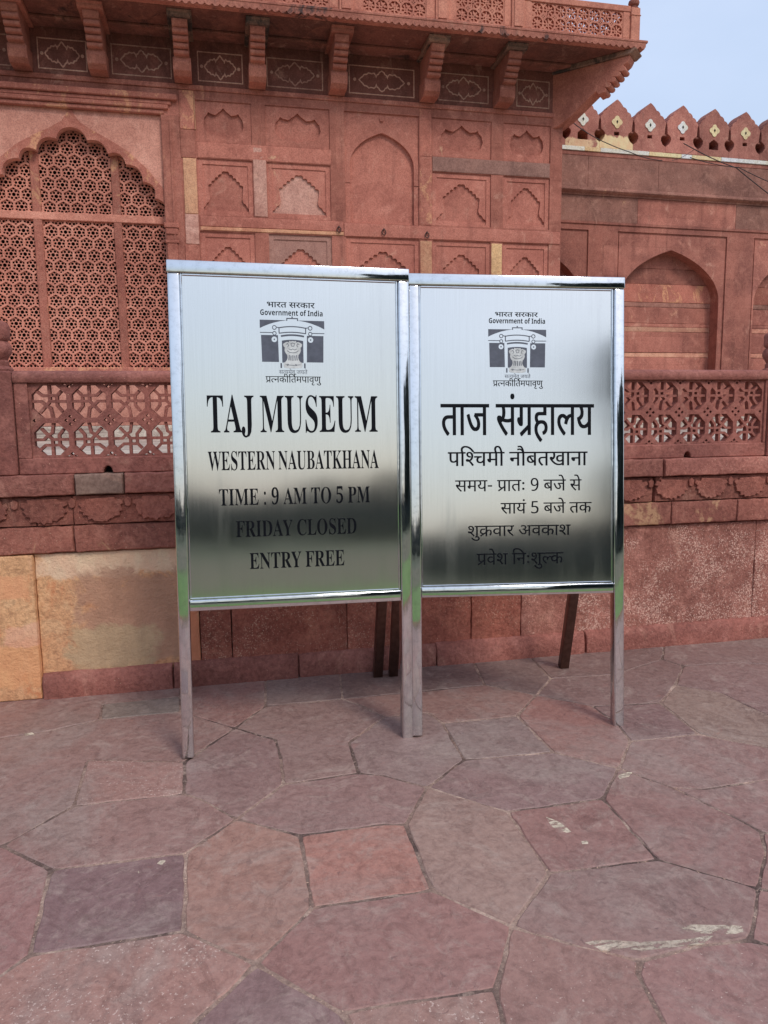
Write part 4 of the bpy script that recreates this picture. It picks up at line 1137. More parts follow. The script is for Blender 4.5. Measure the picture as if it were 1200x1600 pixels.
GLYPH = {
 'D49': '174,632 211,632q 269,611q 291,586 309,567q 332,499q 332,437 332,321 533,321 533,551 402,551 402,622 717,622 717,551 614,551 614,0 533,0 533,250 332,250 332,213 332,180q 303,151q 283,151 264,151q 222,176q 186,215q 164,259q 164,278 164,296q 191,321q 224,321 253,321 253,426 253,473q 243,523q 232,538 212,568q 169,568 142,568q 114,542q 114,521 114,493q 161,463q 218,460 210,389 135,395q 46,456q 46,520 46,579q 122,632q',
 'D66': '170,551 170,0 89,0 89,551 0,551 0,622 273,622 273,551',
 'D52': '395,42 341,-12 282,37q 178,137q 98,225q 75,256 53,287q 40,323q 40,340 40,359q 70,393q 104,393 129,393q 166,370q 181,349 220,369q 256,429q 256,468 256,491q 246,536q 239,551 0,551 0,622 424,622 424,551 320,551 336,516q 336,458 336,403q 292,327q 216,274q 167,254 212,202q 331,91q',
 'D40': '481,551 481,0 400,0 400,328 291,328 230,328q 169,316q 150,299 126,280q 126,237 126,188q 200,97q 271,40 217,-12 171,28q 92,108q 45,194q 45,242 45,277q 72,333q 93,351 122,376q 204,399q 272,399 400,399 400,551 0,551 0,622 584,622 584,551',
 'D60': '587,551 587,0 506,0 506,266 477,257q 419,251q 380,251 338,251q 245,266q 212,277 192,264q 167,253 208,201q 319,91q 380,42 326,-12 270,37q 171,137q 95,225q 73,256 51,287q 40,323q 40,340 40,359q 70,393q 104,393 129,393q 166,370q 181,350 202,369q 217,428q 217,458 217,488q 208,536q 201,551 0,551 0,622 691,622 691,551|369,322 408,322q 472,330q 506,339 506,551 281,551 288,534q 298,488q 298,458 298,416q 279,354q 262,333 314,322q',
 'D25': '777,551 452,551 452,349 500,399q 569,399 634,399q 716,316q 716,239 716,193q 686,89q 651,39 579,80 604,112q 636,196q 636,237 636,284q 597,330q 562,330 508,330q 452,258 452,0 371,0 371,174 347,154q 276,118q 226,118 179,118q 96,156q 46,233q 46,290 46,370q 156,464q 244,464 267,464q 324,457q 339,454 333,381 317,385q 268,391q 249,391 191,391q 127,339q 127,292 127,239q 188,188q 228,188 272,188q 341,230q 371,260 371,551 0,551 0,622 777,622',
 'D198': '0,622 363,622 363,551 0,551|45,242 45,277q 72,333q 93,351 122,376q 204,399q 272,399 380,399 380,328 291,328 230,328q 169,316q 150,299 126,280q 126,237 126,188q 200,97q 271,40 217,-12 171,28q 92,108q 45,194q',
 'D51': '595,622 595,551 491,551 491,0 410,0 410,179 382,161q 304,132q 253,132 163,132q 52,253q 38,353 100,366q 160,413q 160,457 160,485q 137,533q 123,551 0,551 0,622|129,301 149,252q 210,203q 259,203 309,203q 383,245q 410,274 410,551 211,551 240,499q 240,445 240,337q',
 'D50': '509,551 509,0 428,0 428,250 207,250 207,213 207,180q 178,151q 159,151 140,151q 98,176q 62,215q 39,259q 39,278 39,296q 66,321q 100,321 126,321 126,551 0,551 0,622 612,622 612,551|428,551 207,551 207,321 428,321',
 'D75': '-169,615 -190,694q -231,785q -281,823q -315,823 -337,823q -371,814q -385,809 -409,882 -370,896q -318,896 -264,896q -185,845q -122,722q -94,615',
 'D57': '571,551 467,551 467,0 387,0 387,165 361,147q 286,118q 233,118 179,118q 95,160q 46,235q 46,286 46,372q 161,464q 255,464 268,464q 307,461q 344,457q 354,454 349,381 330,385q 282,391q 259,391 197,391q 127,337q 127,287 127,236q 190,188q 235,188 287,188q 362,233q 387,260 387,551 0,551 0,622 571,622',
 'D32': '653,551 653,0 572,0 572,370 435,370 394,370q 378,373 414,343q 458,263q 458,218 458,172q 417,110q 350,80q 310,80 257,80q 161,141q 73,282q 31,401 102,426 148,292q 248,153q 306,153 338,153q 379,187q 379,227 379,271q 318,349q 273,377 302,441 572,441 572,551 0,551 0,622 757,622 757,551',
 'D274': '45,53 214,153 160,162q 128,194 103,221q 79,294q 79,358 79,551 0,551 0,622 583,622 583,551 479,551 479,0 398,0 398,193 92,-13|398,551 160,551 160,369 160,328q 166,280q 179,251q 190,240 213,217q 262,217 301,217q 373,255q 398,280',
 'D44': '0,622 569,622 569,551 466,551 466,0 385,0 385,298 204,298 204,244 204,216q 176,188q 153,188 129,188q 75,230q 37,290q 37,318 37,341q 64,369q 98,369 385,369 385,551 0,551',
 'D68': '-185,615 -202,650q -220,714q -220,748 -220,813q -136,896q -61,896 -1,896q 79,839q 137,718q 163,622 273,622 273,551 170,551 170,0 89,0 89,551 0,551 0,622 87,622 59,726q -2,825q -57,825 -97,825q -139,776q -139,733 -139,699q -119,644q -105,615',
 'D67': '89,551 0,551 0,622 80,622 68,644q 53,694q 53,724 53,802q 169,896q 266,896 407,896q 625,743q 704,615 620,615 467,824q 283,824 213,824q 134,765q 134,714 134,684q 153,639q 165,622 273,622 273,551 170,551 170,0 89,0',
 'D181': '-190,615 -211,650q -240,726q -240,762 -240,829q -151,896q -85,896 -53,896q 1,883q 21,872 -1,806 -18,815q -56,827q -78,827 -118,827q -160,782q -160,747 -160,714q -133,651q -108,615',
 'D46': '479,551 479,0 398,0 398,191 369,172q 301,146q 254,146 214,146q 149,173q 128,194 103,221q 79,294q 79,358 79,551 0,551 0,622 583,622 583,551|398,551 160,551 160,369 160,328q 166,280q 179,251q 190,240 213,217q 263,217 303,217q 373,255q 398,280',
 'D71': '27,-233 2,-246q -65,-268q -106,-268 -181,-268q -266,-189q -266,-126 -266,-70q -177,13q -89,18 -82,-48 -140,-55q -192,-99q -192,-132 -192,-166q -142,-197q -111,-197 -79,-197q -32,-182q 2,-164',
 'D39': '634,551 634,0 553,0 553,551 420,551 420,321 420,279q 403,221q 385,198 364,173q 298,146q 251,146 158,146q 114,205 97,228q 79,298q 79,352 79,551 0,551 0,622 737,622 737,551|249,217 301,217q 321,249 332,266q 339,310q 339,353 339,551 160,551 160,353 160,314q 168,268q 178,251 189,235q 222,217q',
 'D69': '-248,-12 -194,11q -136,11 -61,11q 22,-66q 22,-129 22,-190q -71,-268q -157,-268 -254,-268q -395,-176q -455,-100 -394,-57 -355,-105q -285,-167q -206,-196q -157,-196 -51,-196q -51,-122 -51,-89q -100,-57q -131,-57 -158,-57q -201,-68q -222,-79',
 'D6': '-185,772 -185,796q -152,830q -130,830 -107,830q -75,796q -75,772 -75,748q -107,714q -130,714 -152,714q -185,748q',
 'D256': '172,-24 125,43 393,205 393,551 208,551 208,234 208,208q 183,178q 160,178 134,178q 79,220q 41,280q 41,308 41,331q 68,359q 102,359 127,359 127,551 0,551 0,622 578,622 578,551 474,551 474,0 393,0 393,122',
 'D61': '321,69 357,80q 403,116q 403,148 403,186q 345,229q 280,229 211,229q 138,172q 138,124 138,93q 161,35q 232,-36q 302,-89 248,-142 157,-71q 58,53q 58,130 58,168q 89,227q 115,248 96,266q 69,318q 69,352 69,380q 89,420q 106,433 129,450q 188,465q 229,465 361,465 361,551 0,551 0,622 546,622 546,551 442,551 442,394 230,394 199,394q 173,388q 164,381 149,369q 149,347 149,327q 169,296q 183,284 230,300q 284,300 353,300q 440,258q 481,191q 481,153 481,95q 413,19q 348,2',
 'D54': '0,551 0,622 693,622 693,551 589,551 589,0 508,0 508,355 502,356q 494,356 470,356q 420,332q 374,269q 356,208 279,232 291,278q 311,313 287,331q 239,353q 209,353 169,353q 126,307q 126,271 126,233q 169,164q 251,89q 309,40 255,-12 197,38q 101,129q 45,222q 45,275 45,328q 94,395q 168,426q 204,426 248,426q 321,397q 354,370 412,426q 499,426 504,426q 508,426 508,551',
 'D213': '122,189 87,189q 40,224q 40,255 40,284q 76,314q 104,314 122,314q 161,299q 191,276 241,292q 305,378q 305,443 305,499q 246,566q 199,566 168,566q 138,539q 138,516 138,501q 157,466q 214,442q 270,440 253,370 159,376q 66,459q 66,517 66,568q 137,632q 204,632 251,632q 333,589q 384,504q 384,440 384,371q 315,254q 254,221 299,182q 383,87q 414,43 350,-1 299,71q 216,164q 179,194 152,189q',
 'D30': '649,551 545,551 545,0 465,0 465,165 439,148q 367,118q 317,118 240,118q 141,204q 141,275 141,304q 166,355q 185,371 38,369 38,441 331,441 349,441q 385,440q 389,440 382,370 350,370 292,370q 221,321q 221,274 221,231q 279,188q 317,188 367,188q 438,231q 465,260 465,551 0,551 0,622 649,622',
 'D80': '170,551 170,0 89,0 89,551 0,551 0,622 273,622 273,551|80,615 53,655q 8,692q -35,703q -61,703 -81,703q -123,691q -143,682 -169,751 -146,761q -96,773q -67,773 -22,773q 48,730q 72,692 76,694 56,746q 18,803q -26,827q -57,827 -81,827q -113,819q -127,813 -150,882 -111,896q -59,896 -5,896q 74,845q 137,722q 165,615',
 'D48': '585,551 482,551 482,0 401,0 401,165 374,147q 297,118q 241,118 185,118q 96,160q 46,235q 46,286 46,372q 167,464q 265,464 279,464q 319,461q 358,457q 369,454 363,385 343,389q 293,395q 268,395 248,395q 230,392 365,224 384,238q 401,256 401,551 0,551 0,622 585,622|127,287 127,235q 194,184q 242,184 260,184q 293,190q 308,195 168,370 127,342q',
 'D26': '729,551 729,0 648,0 648,45 613,26q 530,7q 488,7 380,7q 183,114q 85,239 58,274q 40,319q 40,338 40,359q 70,393q 104,393 129,393q 166,370q 181,350 202,369q 217,428q 217,458 217,484q 210,531q 201,551 0,551 0,622 833,622 833,551|534,232 569,232q 627,261q 648,280 648,551 281,551 298,514q 298,458 298,376q 228,280q 166,253 236,169q 391,79q 490,79 533,79q 611,99q 648,122 648,198 625,184q 561,164q 521,164 474,164q 399,203q 356,273q 356,319 356,392q 452,473q 531,473 548,473q 602,468q 616,463 610,394 595,398q 558,404q 540,404 492,404q 437,360q 437,316 437,273q 492,232q',
 'D800': '49,338 291,338 291,256 49,256',
 'D7': '78,435 78,461q 114,499q 139,499 164,499q 200,461q 200,435 200,409q 164,371q 139,371 114,371q 78,409q|78,118 78,144q 114,182q 139,182 164,182q 200,144q 200,118 200,92q 164,54q 139,54 114,54q 78,92q',
 'D812': '190,-10 171,-10q 123,-5q 106,-1 106,75 123,69q 166,63q 187,63 253,63q 339,109q 387,188q 409,292q 411,350 405,350 386,315q 313,267q 255,267 163,267q 52,381q 52,484 52,596q 169,724q 269,724 335,724q 440,656q 502,516q 502,409 502,348q 487,227q 447,120q 377,37q 268,-10q|267,337 311,337q 377,376q 413,436q 413,467 413,511q 381,594q 318,649q 270,649 212,649q 138,569q 138,484 138,416q 203,337q',
 'D808': '238,-10 188,-10q 96,9q 64,29 64,113 86,98q 147,77q 213,66q 240,66 317,66q 404,140q 404,219 404,290q 318,363q 236,363 210,363q 143,354q 123,350 79,378 106,714 443,714 443,633 183,633 164,428 180,432q 235,438q 266,438 331,438q 434,391q 495,298q 495,229 495,117q 363,-10q',
 'D58': '122,189 87,189q 40,224q 40,255 40,284q 76,314q 104,314 122,314q 161,299q 191,276 241,292q 305,378q 305,443 305,499q 246,566q 199,566 168,566q 138,539q 138,516 138,501q 157,466q 214,442q 270,440 253,370 159,376q 66,459q 66,517 66,568q 137,632q 204,632 251,632q 333,589q 384,504q 384,440 384,371q 315,254q 254,221 299,182q 383,87q 414,43 350,-1 299,71q 216,164q 179,194 152,189q|591,551 591,0 510,0 510,551 421,551 421,622 695,622 695,551',
 'D254': '46,53 174,127 120,139q 46,220q 46,290 46,370q 156,464q 244,464 267,464q 324,457q 339,454 333,381 317,385q 268,391q 249,391 191,391q 127,339q 127,292 127,239q 188,188q 228,188 272,188q 341,230q 371,260 371,551 0,551 0,622 777,622 777,551 452,551 452,350 477,373q 534,399q 569,399 634,399q 716,316q 716,239 716,193q 686,89q 651,39 579,80 604,112q 636,196q 636,237 636,284q 597,330q 562,330 535,330q 480,293q 452,258 452,0 371,0 371,173 363,167q 343,153q 331,146 93,-12',
 'D9': '470,218 470,148q 379,80q 312,80 226,80q 92,208q 29,356 100,382 143,276q 243,153q 305,153 343,153q 391,188q 391,227 391,264q 350,322q 318,347 291,342q 260,341 255,411 323,413q 380,457q 380,494 380,530q 333,562q 302,562 265,562q 205,542q 171,525 146,594 172,608q 249,632q 298,632 376,632q 459,554q 459,495 459,417q 392,375 403,365q 412,355 450,350q 486,350 518,350q 568,356q 594,363 594,551 521,551 521,622 779,622 779,551 675,551 675,0 594,0 594,290 570,284q 524,279q 498,279 481,279q 455,282 470,252q',
 'D210': '0,622 515,622 515,551 0,551|537,349 517,356q 494,356 470,356q 420,332q 374,269q 356,208 279,232 291,278q 311,313 288,331q 239,353q 209,353 169,353q 126,307q 126,271 126,233q 169,164q 251,89q 309,40 255,-12 197,38q 101,129q 45,222q 45,275 45,328q 94,395q 167,426q 204,426 248,426q 321,397q 354,370 413,426q 500,426 514,426q 545,422q 556,417',
 'M257': '137,0 137,26 191,26q 232,66q 232,120 232,645 222,645 143,645q 51,556q 43,473 16,473 16,678 611,678 611,472 586,472 569,645q 400,645 392,645 392,120 392,64q 431,26q 488,26 488,0',
 'M73': '-13,0 -13,27 16,27q 54,63q 73,111 307,694 334,693 572,129 595,75q 629,27q 660,27 660,0 341,0 341,27 422,27q 422,68 422,82q 406,121 376,197 154,197 117,105 114,98q 111,77q 111,72 111,27q 184,27 190,27 190,0|169,239 360,239 263,475',
 'M159': '162,-97 114,-97q 39,-63q -5,-3q -5,34 -5,70q 37,111q 66,111 98,111q 138,73q 138,41 138,19q 126,-2 114,-23q 114,-29 114,-60q 156,-60 193,-60q 220,-14q 220,32 220,546 220,587q 204,631q 160,650q 118,653 118,678 468,678 468,653 431,650q 393,633q 380,590q 380,546 380,132 380,-97q',
 'M185': '21,0 21,26 71,28q 112,66q 112,118 112,569 112,602q 98,636q 59,651q 22,653 22,678 275,678 472,212 669,678 919,678 919,653 871,649q 834,611q 834,563 834,127 834,85q 848,42q 884,27q 918,26 918,0 589,0 589,26 625,29q 663,45q 677,86q 677,124 677,594 429,0 402,0 157,579 157,119 157,62q 199,26q 252,26 252,0',
 'M267': '369,-19 231,-19q 109,104q 109,231 109,564 109,612q 72,650q 22,653 22,678 358,678 358,653 321,650q 282,636q 269,600q 269,564 269,208 269,120q 336,33q 409,33 584,33q 584,237 584,563 584,612q 546,649q 489,653 489,678 706,678 706,653 660,647q 629,608q 629,563 629,270 629,115q 502,-19q',
 'M247': '64,-16 64,235 93,235 117,126q 215,22q 293,22 350,22q 415,85q 415,133 415,199q 335,238 242,284 155,327q 74,425q 74,494 74,555q 126,644q 217,694q 275,694 305,694q 378,680q 420,667 428,665q 440,662q 446,662 472,662q 477,694 505,694 505,475 480,475 466,531q 408,615q 331,662q 289,662 238,662q 178,608q 178,566 178,527q 230,475q 281,451 377,406 438,378q 507,316q 535,244q 535,198 535,134q 474,38q 362,-15q 286,-15 261,-15q 211,-8q 187,1 162,10q 131,18q 126,18 110,18q 96,3q 91,-16',
 'M114': '21,0 21,25 74,25q 112,63q 112,116 112,549 112,614q 73,653q 24,653 24,678 594,678 594,476 571,476 559,569q 454,641q 345,641 313,641q 282,634q 272,607q 272,578 272,366 288,366 355,366q 417,435q 429,514 453,514 453,176 428,176 423,236q 390,304q 327,331q 276,331 272,331 272,100 272,63q 300,41q 343,41 416,41q 517,74q 587,149q 612,213 640,213 599,0',
 'M284': '254,-16 48,585 36,620q 9,652q -23,653 -23,678 269,678 269,653 237,652q 209,634q 209,611 209,590q 220,555 332,228 448,525 426,594 415,629q 381,650q 341,653 341,678 654,678 654,653 585,653q 585,613 585,601q 594,575 706,247 805,550 817,586q 817,605 817,631q 785,651q 749,653 749,678 929,678 929,653 900,648q 870,606q 856,565 664,-16 637,-16 470,460 283,-16',
 'M238': '23,0 23,26 75,28q 111,66q 111,120 111,564 111,612q 74,650q 24,653 24,678 323,678 473,678q 621,590q 621,498 621,374q 469,333 643,75 660,50q 687,26q 712,26 715,26 715,0 504,0 300,316 271,316 271,120 271,66q 307,28q 360,26 360,0|271,348 303,348 381,348q 452,421q 452,500 452,642q 334,642 294,642q 271,616q 271,574',
 'M196': '600,-16 159,521 159,117 159,64q 194,28q 248,26 248,0 27,0 27,26 62,27q 99,42q 113,81q 113,117 113,578 62,641q 54,645 44,650q 27,653 27,678 233,678 582,251 582,562 582,598q 568,635q 530,650q 493,653 493,678 714,678 714,653 662,651q 628,614q 628,561 628,-16',
 'M84': '24,0 24,26 75,28q 111,68q 111,122 111,549 111,592q 95,636q 57,653q 23,653 23,678 328,678 590,678q 590,522 590,399q 427,368 623,331q 623,196 623,103q 482,0q 354,0|271,375 280,375 360,375q 424,436q 424,514 424,582q 378,646q 322,646 288,646q 271,619q 271,582|330,36 395,36q 448,110q 448,191 448,274q 377,344q 294,344 271,344 271,97 271,63q 296,36q',
 'M168': '24,0 24,26 76,28q 112,66q 112,120 112,564 112,612q 75,651q 25,653 25,678 361,678 361,653 324,650q 286,636q 272,600q 272,564 272,348 478,556 519,597q 519,623 519,653q 433,653 433,678 723,678 723,653 710,653 624,653q 513,537 403,424 690,69 708,47q 742,27q 773,26 773,0 418,0 418,26 440,26q 471,28q 479,31 497,38q 497,51 497,66q 471,98 297,318 272,295 272,120 272,66q 308,28q 361,26 361,0',
 'M142': '23,0 23,26 75,28q 111,66q 111,120 111,564 111,612q 74,650q 24,653 24,678 360,678 360,653 323,650q 285,636q 271,600q 271,564 271,373 509,373 509,564 509,600q 496,636q 458,650q 420,653 420,678 755,678 755,653 703,649q 669,614q 669,564 669,120 669,70q 704,28q 755,26 755,0 420,0 420,26 471,28q 509,63q 509,120 509,329 271,329 271,120 271,66q 307,28q 360,26 360,0',
 'M150': '20,0 20,26 70,31q 112,65q 112,112 112,576 112,622q 76,651q 20,653 20,678 364,678 364,653 311,651q 272,622q 272,576 272,115 272,84q 286,48q 327,30q 366,26 366,0',
 'M450': '133,414 108,414q 72,446q 72,482 72,520q 108,550q 133,550 159,550q 196,520q 196,482 196,446q 159,414q|133,-14 108,-14q 72,18q 72,54 72,91q 108,121q 133,121 159,121q 196,91q 196,54 196,18q 159,-14q',
 'M2460': '227,-10 167,-10q 95,23q 63,75q 63,103 63,125q 87,155q 112,160 126,115q 182,53q 232,53 362,53q 373,343 351,314q 281,275q 231,275 145,275q 35,381q 35,482 35,554q 90,663q 193,724q 264,724 337,724q 449,654q 514,506q 514,388 514,306q 482,161q 413,52q 304,-10q|274,347 309,347q 359,384q 373,414 372,542q 316,657q 270,657 227,657q 180,572q 180,488 180,347q',
 'M205': '388,-16 314,-16q 188,38q 93,134q 41,264q 41,339 41,414q 93,543q 189,640q 318,694q 395,694 469,694q 595,641q 689,546q 742,416q 742,339 742,264q 689,134q 593,38q 464,-16q|394,18 565,18q 565,339 565,497q 470,660q 387,660 216,660q 216,339 216,182q 312,18q',
 'M2456': '245,-10 170,-10q 80,25q 40,80q 40,111 40,146q 84,180q 120,180 120,152q 141,96q 189,60q 230,60 263,60q 319,89q 353,159q 353,220 353,295q 282,368q 217,368 179,368q 129,357q 106,350 60,368 92,714 470,714 475,532 418,532 410,566 406,584q 388,604q 364,604 156,604 140,419 156,425q 219,434q 250,434 366,434q 506,327q 506,220 506,155q 459,67q 382,14q 290,-10q',
 'M217': '23,0 23,26 75,28q 111,66q 111,120 111,564 111,612q 74,650q 24,653 24,678 318,678 446,678q 500,655 551,633q 609,551q 609,494 609,409q 483,306q 360,306 271,306 271,120 271,66q 307,28q 360,26 360,0|271,342 300,342 374,342q 435,410q 435,490 435,568q 384,642q 322,642 292,642q 271,620q 271,593',
 'M124': '23,0 23,26 75,30q 111,70q 111,125 111,558 111,612q 72,648q 21,653 21,678 586,678 586,476 562,476 552,538q 506,610q 417,642q 342,642 313,642q 282,637q 271,617q 271,593 271,368 283,368 349,368q 413,437q 423,516 450,516 450,176 424,176 414,264q 350,333q 281,333 271,333 271,120 271,84q 288,43q 336,27q 382,26 382,0',
 'M103': '30,0 30,26 77,28q 110,60q 110,111 110,557 110,616q 71,653q 22,653 22,678 330,678 510,678q 697,502q 697,339 697,0q 340,0|331,36 429,36q 522,187q 522,341 522,645q 332,645 294,645q 271,616q 271,573 271,107 271,65q 294,36q',
 'M301': '151,0 151,26 203,28q 239,66q 239,120 239,266 69,576 42,626q 21,639 11,645q -9,651q -20,652 -20,678 308,678 308,652 291,652 264,652q 232,635q 232,620 232,606q 244,583 370,336 496,545 519,583q 519,607 519,652q 444,652 439,652 439,678 654,678 654,652 628,649q 590,615q 570,583 399,303 399,120 399,66q 435,28q 488,26 488,0',
 'M94': '382,-16 282,-16q 127,75q 39,236q 39,340 39,443q 128,602q 285,693q 386,693 454,693q 547,655 562,648q 577,648 614,648q 624,693 650,693 650,459 625,459 591,552q 470,660q 395,660 214,660q 214,337 214,35q 414,35 474,35q 592,98q 638,158 666,132 563,-16q',
 'M177': '23,0 23,26 75,28q 111,66q 111,120 111,564 111,614q 74,651q 24,653 24,678 372,678 372,653 332,653q 288,639q 271,601q 271,564 271,123 271,88q 281,52q 314,41q 348,41 420,41q 517,77q 584,160q 609,230 636,230 598,0',
 'M1950': '390,-10 230,-10q 58,178q 58,358 58,470q 145,634q 311,724q 431,724 488,724q 598,700q 643,680 593,559 560,576q 476,598q 430,598 364,598q 267,538q 214,429q 214,355 214,285q 252,177q 334,116q 400,116 432,116q 477,122q 496,126 496,275 361,275 361,401 644,401 644,31 588,12q 467,-10q',
 'M1984': '308,-10 232,-10q 113,56q 45,183q 45,274 45,410q 187,556q 311,556 388,556q 506,490q 574,365q 574,274 574,138q 431,-10q|310,110 369,110q 422,193q 422,274 422,355q 369,436q 309,436 250,436q 197,355q 197,274 197,193q 250,110q',
 'M1991': '208,0 0,546 156,546 261,235 270,207q 281,147q 282,123 286,123 289,177q 308,235 413,546 569,546 361,0',
 'M1974': '325,-10 243,-10q 117,51q 45,175q 45,269 45,365q 110,492q 226,556q 303,556 416,556q 548,427q 548,308 548,236 196,236 198,173q 269,101q 332,101 385,101q 471,122q 517,144 517,29 477,9q 388,-10q|199,335 408,335 407,385q 357,450q 304,450 261,450q 204,394q',
 'M1987': '78,0 78,546 191,546 213,454 220,454 244,496q 328,556q 383,556 394,556q 424,554q 433,552 422,412 415,414q 388,417q 378,417 340,417q 270,390q 227,330q 227,278 227,0',
 'M1983': '78,0 78,546 192,546 212,476 220,476 246,518q 337,556q 388,556 476,556q 582,461q 582,356 582,0 433,0 433,319 433,378q 391,437q 345,437 277,437q 227,344q 227,257 227,0',
 'M1982': '78,0 78,546 192,546 212,476 220,476 245,518q 332,556q 379,556 439,556q 523,517q 545,476 558,476 583,518q 672,556q 719,556 812,556q 907,461q 907,356 907,0 758,0 758,319 758,437q 676,437 617,437q 567,353q 567,274 567,0 418,0 418,319 418,437q 336,437 274,437q 227,344q 227,257 227,0',
 'M1989': '265,-10 216,-10q 139,22q 94,101q 94,171 94,434 23,434 23,497 105,547 148,662 243,662 243,546 396,546 396,434 243,434 243,171 243,140q 279,109q 308,109 333,109q 379,119q 402,126 402,15 378,5q 307,-10q',
 'M1975': '102,0 102,434 20,434 20,506 102,546 102,586 102,656q 149,733q 236,765q 295,765 339,765q 410,751q 432,742 394,633 377,638q 337,647q 311,647 280,647q 251,609q 251,580 251,546 380,546 380,434 251,434 251,0',
 'M1952': '32,0 32,86 119,126 119,588 32,628 32,714 357,714 357,628 270,588 270,126 357,86 357,0',
 'M1973': '251,-10 160,-10q 45,133q 45,272 45,412q 161,556q 255,556 314,556q 390,510q 412,476 417,476 414,492q 406,553q 406,585 406,760 555,760 555,0 441,0 412,71 406,71 384,37q 310,-10q|303,109 365,109q 415,182q 416,255 416,271 416,351q 367,435q 301,435 252,435q 196,350q 196,270 196,190q 252,109q',
 'M1978': '153,614 119,614q 72,646q 72,687 72,729q 119,760q 153,760 186,760q 234,729q 234,687 234,646q 186,614q|78,0 78,546 227,546 227,0',
 'M1970': '211,-10 138,-10q 42,75q 42,163 42,250q 164,333q 286,337 381,340 381,364 381,407q 336,447q 296,447 256,447q 180,424q 142,407 93,508 137,531q 244,557q 302,557 412,557q 529,462q 529,364 529,0 425,0 396,74 392,74 357,30q 279,-10q|267,99 315,99q 381,156q 381,208 381,253 323,251 251,249q 195,201q 195,162 195,128q 235,99q',
}
LINE = {
 'bharat': 'D49@0 D66@703 D52@962 D40@1371 D60@2201 D52@2877 D25@3286 D66@4048 D52@4307',
 'satya': 'D60@0 D198@676 D51@1025 D50@1605 D75@2203 D57@2203 D32@3019 D51@3761 D40@4341 D75@4911',
 'pratna': 'D274@0 D198@568 D44@917 D25@1472 D68@2234 D67@2493 D40@2752 D181@3322 D50@3322 D46@3920 D66@4488 D57@4747 D71@5303 D39@5303 D69@6026',
 'taj_d': 'D40@0 D66@570 D32@829 D60@1831 D6@2507 D256@2507 D61@3070 D66@3601 D54@3860 D51@4538',
 'pasch': 'D46@0 D67@568 D213@827 D30@1234 D50@1868 D68@2466 D44@2985 D80@3540 D48@3799 D40@4370 D26@4940 D66@5758 D44@6017 D66@6572',
 'samay': 'D60@0 D50@676 D51@1274 D800@1854 D274@2454 D66@3022 D40@3281 D7@3851 D812@4383 D48@5194 D32@5765 D75@6507 D60@6767 D75@7443',
 'sayam': 'D60@0 D66@676 D51@935 D6@1515 D808@1775 D48@2586 D32@3157 D75@3899 D40@4159 D25@4729',
 'shuk': 'D58@0 D69@680 D254@680 D57@1442 D66@1998 D52@2257 D9@2926 D57@3690 D25@4246 D66@5008 D58@5267',
 'prav': 'D274@0 D57@568 D75@1124 D58@1124 D67@2064 D44@2323 D7@2878 D58@3150 D69@3830 D210@3830 D25@4330',
 'taj': 'M257@0 M73@630 M159@1280 M185@1961 M267@2905 M247@3638 M114@4219 M267@4877 M185@5610',
 'west': 'M284@0 M114@910 M247@1568 M257@2149 M114@2779 M238@3437 M196@4141 M196@5065 M73@5800 M267@6450 M84@7183 M73@7842 M257@8492 M168@9122 M142@9882 M73@10661 M196@11311 M73@12046',
 'time': 'M257@0 M150@630 M185@1018 M114@1962 M450@2890 M2460@3428 M73@4257 M185@4907 M257@6121 M205@6751 M2456@7803 M217@8632 M185@9254',
 'fri': 'M124@0 M238@602 M150@1306 M103@1694 M73@2432 M301@3082 M94@3986 M177@4683 M205@5318 M247@6100 M114@6681 M103@7339',
 'entry': 'M114@0 M196@658 M257@1393 M238@2023 M301@2727 M124@3631 M238@4233 M114@4937 M114@5595',
 'gov': 'M1950@0 M1984@724 M1991@1343 M1974@1912 M1987@2503 M1983@2957 M1982@3614 M1974@4596 M1983@5187 M1989@5844 M1984@6548 M1975@7167 M1952@7824 M1983@8213 M1973@8870 M1978@9503 M1970@9808',
}
# ------------------------------------------------------------------ notice boards
def glyph_loops(code, n=3):
    out = []
    for ct in GLYPH[code].split('|'):
        pts = []
        for tk in ct.split(' '):
            on = not tk.endswith('q'); x, y = tk.rstrip('q').split(','); pts.append((int(x), int(y), on))
        ex = []
        for i, a in enumerate(pts):
            b = pts[(i + 1) % len(pts)]; ex.append(a)
            if not a[2] and not b[2]: ex.append(((a[0] + b[0]) / 2, (a[1] + b[1]) / 2, True))
        k = next(i for i, p in enumerate(ex) if p[2]); ex = ex[k:] + ex[:k] + [ex[k]]
        lp, i = [], 0
        while i < len(ex) - 1:
            a, b = ex[i], ex[i + 1]
            if b[2]: lp.append(a[:2]); i += 1
            else:
                c = ex[i + 2]
                for t in range(n):
                    t /= n
                    lp.append(((1 - t) ** 2 * a[0] + 2 * t * (1 - t) * b[0] + t * t * c[0], (1 - t) ** 2 * a[1] + 2 * t * (1 - t) * b[1] + t * t * c[1]))
                i += 2
        out.append(lp)
    return out

def text_line(parent, key, x0, x1, ztop, zbase, cap, bold=0, mat='vinyl', y=0):
    items = [(s.split('@')[0], int(s.split('@')[1])) for s in LINE[key].split(' ')]
    gl = {c: glyph_loops(c) for c, _ in items}
    lo = min(p[0] + gx for c, gx in items for l in gl[c] for p in l); hi = max(p[0] + gx for c, gx in items for l in gl[c] for p in l)
    sx = (x1 - x0) / (hi - lo); sz = (ztop - zbase) / cap
    mb = MB()
    for k, (c, gx) in enumerate(items):
        for j, off in enumerate(([0] if not bold else [-bold, bold])):
            loops = [[(x0 + (p[0] + gx + off - lo) * sx, zbase + p[1] * sz) for p in l] for l in gl[c]]
            e = .0001 * ((k + j) % 3)
            mb.plate(loops, y - .0008 - e, y + .0002, winding=True)
    return mb.build('lettering', M[mat], parent)

